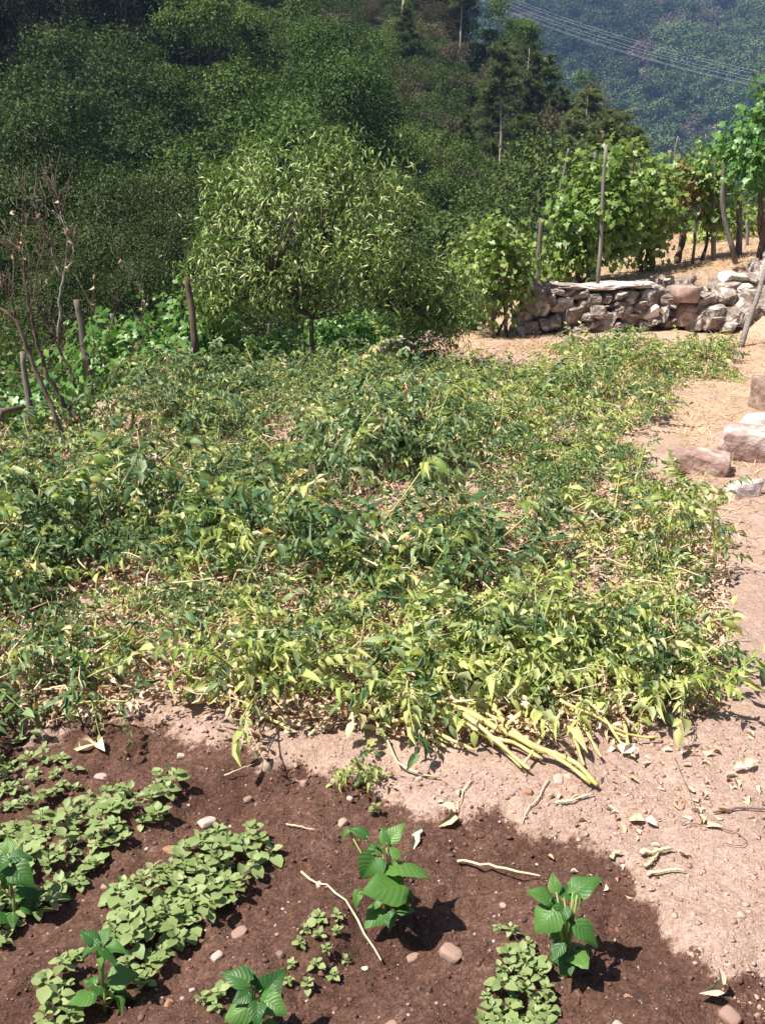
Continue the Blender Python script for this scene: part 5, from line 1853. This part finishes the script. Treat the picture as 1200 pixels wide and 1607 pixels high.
# sparse grit, clods
def bits(name, n, mats, size, poly, label, seed, ymax=3.6, tpl_seed=0):
    r = np.random.default_rng(seed)
    mb = MB()
    import bmesh
    T = []
    for i in range(4):
        bm = bmesh.new()
        bmesh.ops.create_icosphere(bm, subdivisions=1, radius=0.5)
        for v in bm.verts:
            v.co *= r.uniform(0.5, 1.25)
            v.co.z *= 0.6
        bm.verts.index_update()
        T.append((np.array([v.co[:] for v in bm.verts]), [np.array([[v.index for v in f.verts] for f in bm.faces])]))
        bm.free()
    out = []
    while len(out) < n:
        y = 0.9 + (ymax - 0.9) * r.random(5000)
        x = r.uniform(-0.6, 0.6, 5000) * (y + 0.9)
        px, py = proj(np.stack([x, y, np.zeros(5000)], -1))
        kk = inpoly(px, py, poly)
        out += list(zip(x[kk], y[kk]))
    q = np.array(out[:n])
    s = size[0] * (size[1] / size[0]) ** (r.random(n) ** 3.4)
    z = gh(q[:, 0], q[:, 1])
    k = r.integers(0, 4, n)
    for i in range(4):
        m = k == i
        mb.scatter(T[i], np.column_stack([q[m], z[m] + s[m] * 0.02]), rand_dirs(m.sum(), 0, r) * np.array([1, 1, 0.2]), rand_dirs(m.sum(), 2, r), s[m])
    return tag(link(name, mb.mesh(name, mats)), label, kind='stuff')


bits('gravel', 8000, M['grit'], (0.003, 0.015), BED, 'small grit and gravel in the dug soil', 11)
bits('soil_clods', 9000, M['clod'], (0.004, 0.022), BED, 'crumbs and clods of damp dark soil', 12)
RIM = [(150, 1120), (330, 1120), (560, 1150), (700, 1200), (900, 1180), (1210, 1120), (1300, 1120), (1400, 1700), (1090, 1500), (1050, 1420), (960, 1340), (760, 1265), (560, 1215), (330, 1170)]
bits('soil_crumbs', 7000, M['dry_clod'], (0.003, 0.022), RIM, 'crumbs of dry pale soil on the rim and path', 13)

# leaf scraps on the path
mb = MB()
r = np.random.default_rng(15)
PATHL = [(880, 1180), (1000, 1150), (1210, 1130), (1250, 1300), (1120, 1300), (1020, 1390), (980, 1330), (860, 1260)]
q = poly_pts(PATHL, 130, r)
P = np.array([GPT(a, b) for a, b in q]) + np.array([0, 0, 0.006])
for i in range(4):
    s_ = np.arange(len(P)) % 4 == i
    mb.scatter(POTL[(1, 2, 4, 5)[i]], P[s_], rand_dirs(s_.sum(), 0, r) * np.array([1, 1, 0.15]), rand_dirs(s_.sum(), 1, r), r.uniform(0.01, 0.04, s_.sum()))
q = poly_pts([(640, 1215), (760, 1235), (900, 1300), (1060, 1380), (1000, 1400), (860, 1340), (700, 1280)], 18, r)
P = np.array([GPT(a, b) for a, b in q]) + np.array([0, 0, 0.006])
mb.scatter(OVATE[2], P, rand_dirs(len(P), 0, r) * np.array([1, 1, 0.2]), rand_dirs(len(P), 1, r), r.uniform(0.012, 0.03, len(P)))
tag(link('leaf_scraps', mb.mesh('leaf_scraps', M['dry_leaf'])), 'bleached leaf scraps blown onto the bare path', kind='stuff')


# ------------------------------------------------------------------ single stones in the soil
PB = [(156, 1199, 24, 12, 'w', 'oval pale pebble above the left weed row'), (323, 1268, 38, 17, 'w', 'large flat white pebble between the weed row ends'), (283, 1170, 16, 16, 'w', 'round pale pebble on the dark soil below the plot rim'),
      (163, 1370, 15, 14, 'p', 'rounded pinkish pebble between the two weed rows'), (265, 1317, 26, 12, 'o', 'reddish flat shard beside the second weed row'), (374, 1434, 32, 15, 'p', 'pinkish flat stone right of the second weed row'),
      (340, 1485, 24, 20, 'w', 'knobbly white pebble below the pinkish flat stone'), (300, 1536, 11, 8, 'w', 'tiny white pebble left of the lowest bean'), (263, 1551, 18, 12, 'o', 'small orange pebble left of the lowest bean'),
      (327, 1133, 15, 15, 'w', 'pale pebble in the dry rim soil under the crop'), (300, 1301, 9, 12, 'w', 'tiny pale pebble above the second weed row'), (476, 1217, 18, 18, 'p', 'tan round pebble at the rim of the bed'),
      (548, 1244, 14, 13, 'w', 'cream pebble below the tiny potato shoot'), (536, 1270, 24, 17, 'p', 'brown rounded stone above the middle bean'), (388, 1229, 18, 13, 'p', 'brown pebble on dark soil left of the tan one'),
      (500, 1364, 15, 15, 'w', 'pale pebble touching the long straw stalk'), (439, 1489, 18, 18, 'p', 'brownish pebble left of the small weed patch'), (649, 1460, 25, 14, 'p', 'flat tan pebble below the middle bean'),
      (708, 1487, 42, 24, 'p', 'broad tan stone between the two right beans'), (572, 1482, 14, 10, 'w', 'small pale pebble at the weed patch edge'), (656, 1289, 20, 16, 'w', 'white angular pebble right of the middle bean top'),
      (657, 1222, 14, 10, 'w', 'small white pebble on the rim beneath the fallen stems'), (611, 1601, 32, 18, 'p', 'pale brown stone at the bottom edge of the picture'), (525, 1217, 18, 14, 'p', 'dusty pink clod-like pebble at the bed rim'),
      (829, 1246, 17, 17, 'o', 'round brown pebble just under the fallen yellow stems'), (790, 1398, 14, 16, 'p', 'upright tan pebble left of the right bean'), (796, 1482, 20, 16, 'p', 'pinkish pebble beside the right weed patch'),
      (973, 1579, 22, 18, 'w', 'whitish pebble right of the right weed patch'), (987, 1529, 12, 9, 'o', 'small orange pebble right of the right bean'), (1148, 1571, 36, 26, 'p', 'crumbly tan stone in the lower right corner'),
      (1162, 1435, 15, 16, 'w', 'white chip on the dry path'), (708, 1603, 22, 12, 'w', 'pale pebble cut by the bottom edge'), (875, 1229, 26, 20, 'w', 'whitish stone lying against the fallen yellow stems'), (943, 1163, 24, 22, 'w', 'pale rounded stone under the front plants near the path')]
for i, (px, py, w, h, k, lb) in enumerate(PB):
    p = G(px, py, 0)
    s_ = FPX / np.linalg.norm(p - CAMP)
    me = PEBBLES[{'w': 'white_pebble', 'p': 'pebble', 'o': 'orange_pebble'}[k]][i % 5]
    tag(link('pebble', me, None, (p[0], p[1], gh(p[0], p[1]) + h / s_ * 0.04), (rng.uniform(-0.3, 0.3), rng.uniform(-0.3, 0.3), rng.uniform(0, 6)), (w / s_ * 0.8, w / s_ * 0.62, h / s_ * 0.66)), lb, 'pebble')


# ------------------------------------------------------------------ single dry stalks
def stalk(pp, r, label, mat='straw', lift=0.006, name='straw_stalk', cat='straw'):
    P = np.array([G(a, b, 0) for a, b in pp])
    n = 10
    t = np.linspace(0, len(P) - 1, n)
    Q = np.stack([np.interp(t, np.arange(len(P)), P[:, k]) for k in range(3)], -1)
    Q[1:-1] = (Q[:-2] + 2 * Q[1:-1] + Q[2:]) / 4
    g = gh(Q[:, 0], Q[:, 1])
    Q[:, 2] = np.maximum(np.linspace(g[0], g[-1], n), g) + r + lift
    c = Q[0].copy()
    m = MB()
    Q[1:-1, :2] += rng.normal(size=(n - 2, 2)) * r * 0.5
    m.tube(Q - c, np.linspace(r, r * 0.6, n) * 0.78 * (1 + 0.16 * rng.normal(size=n)), 6)
    return tag(link(name, m.mesh(name, M[mat], True), None, c), label, cat)


stalk([(472, 1343), (510, 1375), (560, 1425), (598, 1472)], 0.0042, 'long thin straw stalk lying left of the middle bean')
stalk([(718, 1326), (770, 1340), (848, 1366)], 0.005, 'straight straw stalk lying above the right bean')
stalk([(449, 1281), (470, 1286), (494, 1291)], 0.003, 'short straw bit on the dark soil above the middle bean')
stalk([(1118, 1275), (1160, 1271), (1215, 1269)], 0.004, 'brown twig on the dry path at the right edge', 'dead_wood', name='twig', cat='twig')
stalk([(1058, 1195), (1072, 1230), (1090, 1270), (1100, 1292)], 0.0018, 'thin reddish tendril curving down the dry path', 'dead_wood', name='tendril', cat='twig')
stalk([(1068, 1297), (1110, 1295), (1150, 1308), (1175, 1318), (1165, 1330), (1135, 1322)], 0.0018, 'looping thin tendril on the dry path below the twig', 'dead_wood', name='tendril', cat='twig')
stalk([(1005, 1345), (1030, 1340), (1055, 1333)], 0.009, 'thick bleached stalk piece topmost in the heap on the path')
stalk([(1010, 1360), (1025, 1350), (1035, 1340)], 0.006, 'crossing bleached stalk piece in the heap on the path')
stalk([(1015, 1370), (1045, 1367), (1075, 1368)], 0.006, 'bent bleached stalk lowest in the heap on the path')
stalk([(958, 1340), (975, 1340)], 0.008, 'short stubby stalk end left of the bleached heap')
stalk([(870, 1266), (900, 1262), (930, 1252)], 0.005, 'pale stalk end below the fallen yellow stems')
stalk([(590, 1140), (605, 1170), (620, 1200), (645, 1215), (690, 1222)], 0.006, 'bent bleached stalk on the rim below the front plants')
stalk([(655, 1150), (670, 1170), (688, 1192)], 0.005, 'white dry stalk left one of a crossed pair on the rim')
stalk([(673, 1143), (680, 1170), (687, 1192)], 0.005, 'white dry stalk right one of a crossed pair on the rim')
stalk([(352, 1215), (380, 1200), (400, 1190)], 0.003, 'thin dry root on the dark soil near the plot rim')
stalk([(860, 1230), (845, 1255), (820, 1285)], 0.0035, 'withered stem hanging over the bed rim below the fallen stems')
stalk([(740, 1225), (720, 1255), (712, 1275)], 0.0035, 'withered stem hanging over the bed rim left of the brown pebble')
stalk([(255, 1340), (225, 1365)], 0.003, 'short straw at the left weed rows')
# withered leaves one can pick out
for px, py, s_, lb in [(1121, 1538, 0.055, 'dry tan pod standing in the lower right soil'), (712, 1272, 0.06, 'crumpled white leaf on the bed rim'), (975, 1195, 0.06, 'bleached curled leaf on the path edge'), (1165, 1205, 0.055, 'white dry leaf on the path at right'),
                      (1010, 1290, 0.05, 'orange-brown curled leaf on the path'), (645, 1300, 0.05, 'pale torn leaf right of the middle bean'), (150, 1165, 0.08, 'long withered leaf hanging below the left crop corner')]:
    x, y, z = GPT(px, py)
    m = MB()
    m.scatter(OVATE[3], np.zeros((1, 3)), np.array([[rng.normal(), rng.normal(), 0.15 if 'pod' not in lb else 1.2]]), np.array([[0.3, -0.6, 1.0]]), np.array([s_]))
    m.scatter(OVATE[2], np.array([[0.004, 0.004, 0.002]]), np.array([[rng.normal(), rng.normal(), 0.3 if 'pod' not in lb else 1.5]]), np.array([[0.3, -0.6, 1.0]]), np.array([s_ * 0.8]))
    tag(link('dry_leaf', m.mesh('dry_leaf', M['dry_leaf']), None, (x, y, z + 0.012)), lb, 'dry leaf')

# ------------------------------------------------------------------ weed seedlings
WL = []
for tpl in WEEDL:
    m = MB()
    m.add(*tpl)
    WL.append(m.mesh('leaf', M['weed'], True))
m = MB()
m.tube([(0, 0, -0.01), (0.002, 0.001, 0.5), (0, 0, 1)], [0.045, 0.035, 0.02], 5)
WST = m.mesh('stem', M['weed_stem'])


def seedling_proto(seed):
    r = np.random.default_rng(seed)
    t = thing('weed_seedling', 'weed seedling', 'weed', (0, 0, 0))
    h = r.uniform(0.018, 0.06)
    link('stem', WST, t, (0, 0, 0), (0, 0, 0), (h * 0.7, h * 0.7, h))
    n = r.integers(6, 10)
    for j in range(n):
        f = j / n
        el = 0.05 + 0.75 * f + r.normal() * 0.12
        az = j * 2.4 + r.normal() * 0.25
        d = Vector((math.cos(az) * math.cos(el), math.sin(az) * math.cos(el), math.sin(el)))
        zv = Vector((r.normal() * 0.15, r.normal() * 0.15, 1))
        zv = (zv - zv.dot(d) * d).normalized()
        R = Matrix((d.cross(zv), d, zv)).transposed()
        link('leaf', WL[r.integers(len(WL))], t, (0, 0, h * (0.45 + 0.55 * f)), R.to_euler(), r.uniform(0.022, 0.05) * (1 - 0.45 * f))
    return t


PROTO = [seedling_proto(700 + i) for i in range(14)]
used = [False] * 14
PATCH = [([(-60, 1175), (40, 1168), (115, 1180), (130, 1215), (90, 1235), (20, 1262), (-60, 1270)], 34, 'weed seedling in the uppermost patch at the left edge of the bed', 'weed seedlings of the uppermost left patch', (0.7, 0.95)),
         ([(-60, 1295), (30, 1278), (100, 1262), (150, 1250), (200, 1222), (262, 1220), (285, 1240), (255, 1275), (215, 1305), (170, 1330), (120, 1375), (70, 1405), (-10, 1470), (-60, 1480)], 100, 'weed seedling in the long upper row reaching the left edge', 'weed seedlings of the upper row', (0.85, 1.2)),
         ([(305, 1315), (350, 1300), (410, 1305), (425, 1325), (395, 1370), (360, 1405), (330, 1425), (290, 1450), (245, 1500), (215, 1520), (190, 1490), (170, 1455), (175, 1400), (230, 1375), (270, 1350)], 84, 'weed seedling in the dense middle row of the bed', 'weed seedlings of the middle row', (0.95, 1.25)),
         ([(95, 1490), (125, 1480), (120, 1540), (130, 1585), (90, 1612), (40, 1610), (60, 1560)], 13, 'weed seedling in the loose lower left end of the middle row', 'weed seedlings at the lower left', (0.9, 1.2)),
         ([(470, 1455), (490, 1425), (545, 1435), (550, 1475), (530, 1500), (490, 1535), (450, 1525), (440, 1500)], 17, 'weed seedling in the sparse small patch below the middle bean', 'weed seedlings of the small middle patch', (0.6, 0.85)),
         ([(775, 1500), (810, 1490), (850, 1495), (875, 1530), (870, 1580), (830, 1620), (760, 1625), (755, 1570)], 36, 'weed seedling in the dense patch under the right bean', 'weed seedlings of the right patch', (0.65, 0.95)),
         ([(770, 1440), (800, 1450), (835, 1470), (815, 1480), (780, 1465)], 6, 'weed seedling in the thin line above the right patch', 'weed seedlings above the right patch', (0.5, 0.7)),
         ([(310, 1560), (345, 1545), (360, 1570), (325, 1590)], 4, 'weed seedling at the foot of the lowest bean', 'weed seedlings at the lowest bean', (0.8, 1.1)),
         ([(-40, 1125), (30, 1120), (60, 1150), (-40, 1160)], 7, 'weed seedling under the crop at the far left of the bed', 'weed seedlings under the crop', (0.6, 0.9)),
         ([(575, 1240), (598, 1240), (598, 1255), (578, 1255)], 2, 'weed seedling just below the tiny potato shoot', 'weed seedlings below the potato shoot', (0.6, 0.8))]
nw = 0
for poly, n, lb, grp, (s0, s1) in PATCH:
    ch = []
    for a, b in poly_pts(poly, n * 14):
        if all((a - c) ** 2 + ((b - d) * 1.3) ** 2 > (17 if n > 20 else 24) ** 2 for c, d in ch):
            ch.append((a, b))
        if len(ch) >= n:
            break
    for a, b in ch:
        x, y, z = GPT(a, b)
        i = rng.integers(14)
        t = PROTO[i] if not used[i] else copy_tree(PROTO[i])
        used[i] = True
        t.location = (x, y, z)
        t.rotation_euler = (rng.normal() * 0.08, rng.normal() * 0.08, rng.uniform(0, 6.28))
        s_ = rng.uniform(s0 * 0.72, s1 * 1.08)
        t.scale = (s_, s_, s_)
        if 'row' in grp:
            part = ('left end' if a < (90 if 'upper' in grp else 240) else 'right end' if a > (190 if 'upper' in grp else 330) else 'middle stretch')
            szw = 'small ' if s_ < 0.9 else ('large ' if s_ > 1.12 else '')
            t['label'] = szw + lb.replace('in the', 'at the ' + part + ' of the')
            t['group'] = szw + grp + ', ' + part
            nw += 1
            continue
        t['label'] = lb
        t['group'] = grp
        nw += 1
print('weeds', nw)


# ------------------------------------------------------------------ bean plants
def bean_leaf(seed, fold, droop):
    r = np.random.default_rng(seed)
    nu, nv = 9, 11
    V = []
    A = []
    ph = r.uniform(0, 6, 3)
    for j in range(nv):
        v = j / (nv - 1)
        if v < 0.32:
            w = 0.44 * (0.45 + 0.55 * math.sqrt(max(0, 1 - (1 - v / 0.32) ** 2)))
        else:
            q = (v - 0.32) / 0.68
            w = 0.44 * max(0.004, (1 - q ** 1.35)) * (1 - 0.12 * math.sin(q * PI))
        for i in range(nu):
            u = i / (nu - 1) * 2 - 1
            a = abs(u)
            back = -0.13 * math.sin(a * PI * 0.72) * max(0, 1 - v * 3)       # heart-shaped base
            z = fold * a * w - droop * v * v - 0.22 * a ** 2.2 * w * (1 + 0.5 * math.sin(ph[0] + 3 * v + (2 if u > 0 else 0)))
            z += 0.03 * math.sin(v * 9 + ph[1] + u * 2) * a + 0.012 * math.sin(v * 26 - a * 9 + ph[2])
            V.append((u * w, (v + back) * (1 - 0.25 * droop * v), z))
            A.append((a, v))
    F = []
    for j in range(nv - 1):
        for i in range(nu - 1):
            a = j * nu + i
            F.append((a, a + 1, a + nu + 1, a + nu))
    m = MB()
    m.add(np.array(V), [np.array(F)])
    me = m.mesh('leaf', M['bean'], True)
    for k, nm in enumerate(('across', 'along')):
        at = me.attributes.new(nm, 'FLOAT', 'POINT')
        at.data.foreach_set('value', np.array(A, np.float32)[:, k].copy())
    return me


BLF = [bean_leaf(i, f, d) for i, (f, d) in enumerate(((0.25, 0.35), (0.5, 0.6), (0.1, 0.15), (0.7, 0.9), (-0.15, 0.5)))]


def bean(px, py, label, leaves, hgt=0.13, fill=9):
    """leaves: pixel of the leaf base, pixel of its tip, length (m), tip depth, mesh, width factor"""
    x, y, z = GPT(px, py)
    t = thing('bean_plant', label, 'bean plant', (x, y, z))
    base = np.array([x, y, z])
    sm = MB()
    sm.tube([(0, 0, -0.02), (0.004, 0.0, hgt * 0.5), (0, 0.004, hgt)], [0.0045, 0.004, 0.003], 7)
    link('stem', sm.mesh('stem', M['bean_stem'], True), t)
    for k, (bx, by, tx, ty, dy0, dy1, v, wf) in enumerate(leaves):
        a = at_y(bx, by, y + dy0) - base
        b = at_y(tx, ty, y + dy1) - base
        d = Vector(b - a)
        L_ = d.length
        d.normalize()
        L_ *= 0.9
        zv = Vector((rng.normal() * 0.35, -0.2 + rng.normal() * 0.3, 1.0))
        if abs(d.z) > 0.8:
            zv = Vector((0.2, -1, 0.3))
        zv = (zv - zv.dot(d) * d).normalized()
        R = Matrix((d.cross(zv), d, zv)).transposed()
        pm = MB()
        s0 = np.array([0.001, 0.0, hgt * (0.35 + 0.08 * (k % 7))])
        pm.tube([s0, (s0 + a) / 2 + np.array([0, 0, 0.012]), a], [0.0028, 0.0024, 0.002], 5)
        po = link('petiole', pm.mesh('petiole', M['bean_stem'], True), t)
        link('leaf', BLF[v], po, a, R.to_euler(), (L_ * wf, L_, L_))
    for k in range(fill):                        # smaller inner leaves
        an = k * 2.4 + rng.normal() * 0.5
        hh = hgt * rng.uniform(0.25, 0.95)
        a = np.array([math.cos(an) * 0.022, math.sin(an) * 0.022, hh])
        d = Vector((math.cos(an), math.sin(an), rng.uniform(-0.5, 0.6))).normalized()
        zv = Vector((rng.normal() * 0.4, rng.normal() * 0.4, 1.0))
        zv = (zv - zv.dot(d) * d).normalized()
        R = Matrix((d.cross(zv), d, zv)).transposed()
        pm = MB()
        pm.tube([(0, 0, hh * 0.7), a * 0.6 + np.array([0, 0, hh * 0.3]), a], [0.0022, 0.002, 0.0016], 5)
        po = link('petiole', pm.mesh('petiole', M['bean_stem'], True), t)
        q = rng.uniform(0.035, 0.065)
        link('leaf', BLF[k % 5], po, a, R.to_euler(), (q * rng.uniform(0.8, 1.1), q, q))
    return t


bean(610, 1428, 'young bean plant with a broad drooping leaf in the middle of the dark bed',
     [(617, 1352, 683, 1345, 0.02, -0.02, 4, 1.35), (630, 1388, 560, 1398, -0.04, -0.10, 2, 1.0), (590, 1345, 558, 1392, 0, -0.04, 1, 1.1), (598, 1330, 565, 1335, 0.02, 0, 0, 1.0), (612, 1318, 636, 1284, 0.03, 0.05, 0, 0.8),
      (606, 1322, 602, 1288, 0.02, 0.06, 2, 0.8), (600, 1340, 585, 1310, 0.0, 0.02, 0, 0.9), (575, 1312, 545, 1290, 0.04, 0.05, 0, 0.8), (548, 1305, 526, 1318, 0.05, 0.04, 1, 0.8), (612, 1400, 606, 1436, 0.02, -0.02, 1, 0.9), (625, 1345, 610, 1320, 0, .03, 2, 0.9),
      (565, 1400, 548, 1430, -0.03, -0.06, 1, 0.7)])
bean(890, 1492, 'young bean plant beside the right weed patch near the dry path',
     [(862, 1412, 826, 1388, 0, 0.0, 0, 0.9), (868, 1428, 832, 1462, -0.02, -0.06, 4, 1.3), (872, 1400, 866, 1362, 0.02, 0.05, 2, 0.8), (900, 1402, 944, 1362, 0.02, 0.04, 0, 0.9), (885, 1425, 868, 1460, -0.02, -0.05, 1, 0.9), (905, 1450, 950, 1492, -0.03, -0.07, 0, 0.75),
      (884, 1408, 893, 1380, 0.02, 0.06, 0, 0.9), (905, 1405, 920, 1440, 0, -0.03, 1, 0.9), (880, 1478, 862, 1512, -0.04, -0.08, 2, 0.8), (895, 1430, 890, 1465, 0, -.03, 3, 0.9), (898, 1400, 910, 1376, .02, .05, 2, .8), (878, 1420, 855, 1400, .01, .03, 2, .9)])
bean(400, 1622, 'lowest bean plant at the bottom edge of the picture',
     [(390, 1540, 340, 1518, 0, 0.01, 0, 0.9), (395, 1545, 380, 1508, 0.02, 0.04, 0, 0.8), (415, 1560, 448, 1515, 0.01, 0.03, 1, 1.0), (390, 1558, 362, 1575, -0.02, -0.05, 0, 1.0), (420, 1570, 455, 1595, -0.02, -0.05, 0, 1.0), (395, 1575, 345, 1600, -0.03, -0.07, 4, 1.0),
      (405, 1575, 400, 1612, -0.04, -0.09, 1, 0.9), (400, 1555, 420, 1540, 0.01, 0.03, 2, 0.9), (410, 1565, 440, 1560, 0, -.02, 2, .9)])
bean(160, 1545, 'dark young bean plant at the left end of the middle weed row',
     [(150, 1478, 122, 1450, 0.0, 0.02, 0, 0.9), (158, 1475, 176, 1448, 0.01, 0.03, 0, 1.0), (155, 1485, 118, 1492, -0.01, -0.03, 1, 1.0), (165, 1488, 200, 1478, 0, -0.01, 1, 0.9), (160, 1495, 152, 1525, -0.02, -0.05, 0, 0.8), (162, 1490, 190, 1515, -0.02, -0.05, 2, 0.8)], 0.10)
bean(20, 1420, 'bean plant shading the weeds at the left edge of the picture',
     [(15, 1335, 8, 1305, 0.02, 0.05, 0, 0.9), (18, 1345, 52, 1338, 0.0, 0.0, 0, 0.9), (12, 1350, -20, 1375, -0.02, -0.05, 1, 1.0), (20, 1360, 58, 1392, -0.02, -0.06, 0, 0.9), (15, 1365, 5, 1405, -0.03, -0.07, 1, 0.9), (22, 1352, 38, 1320, 0.0, 0.03, 2, .8)], 0.12)
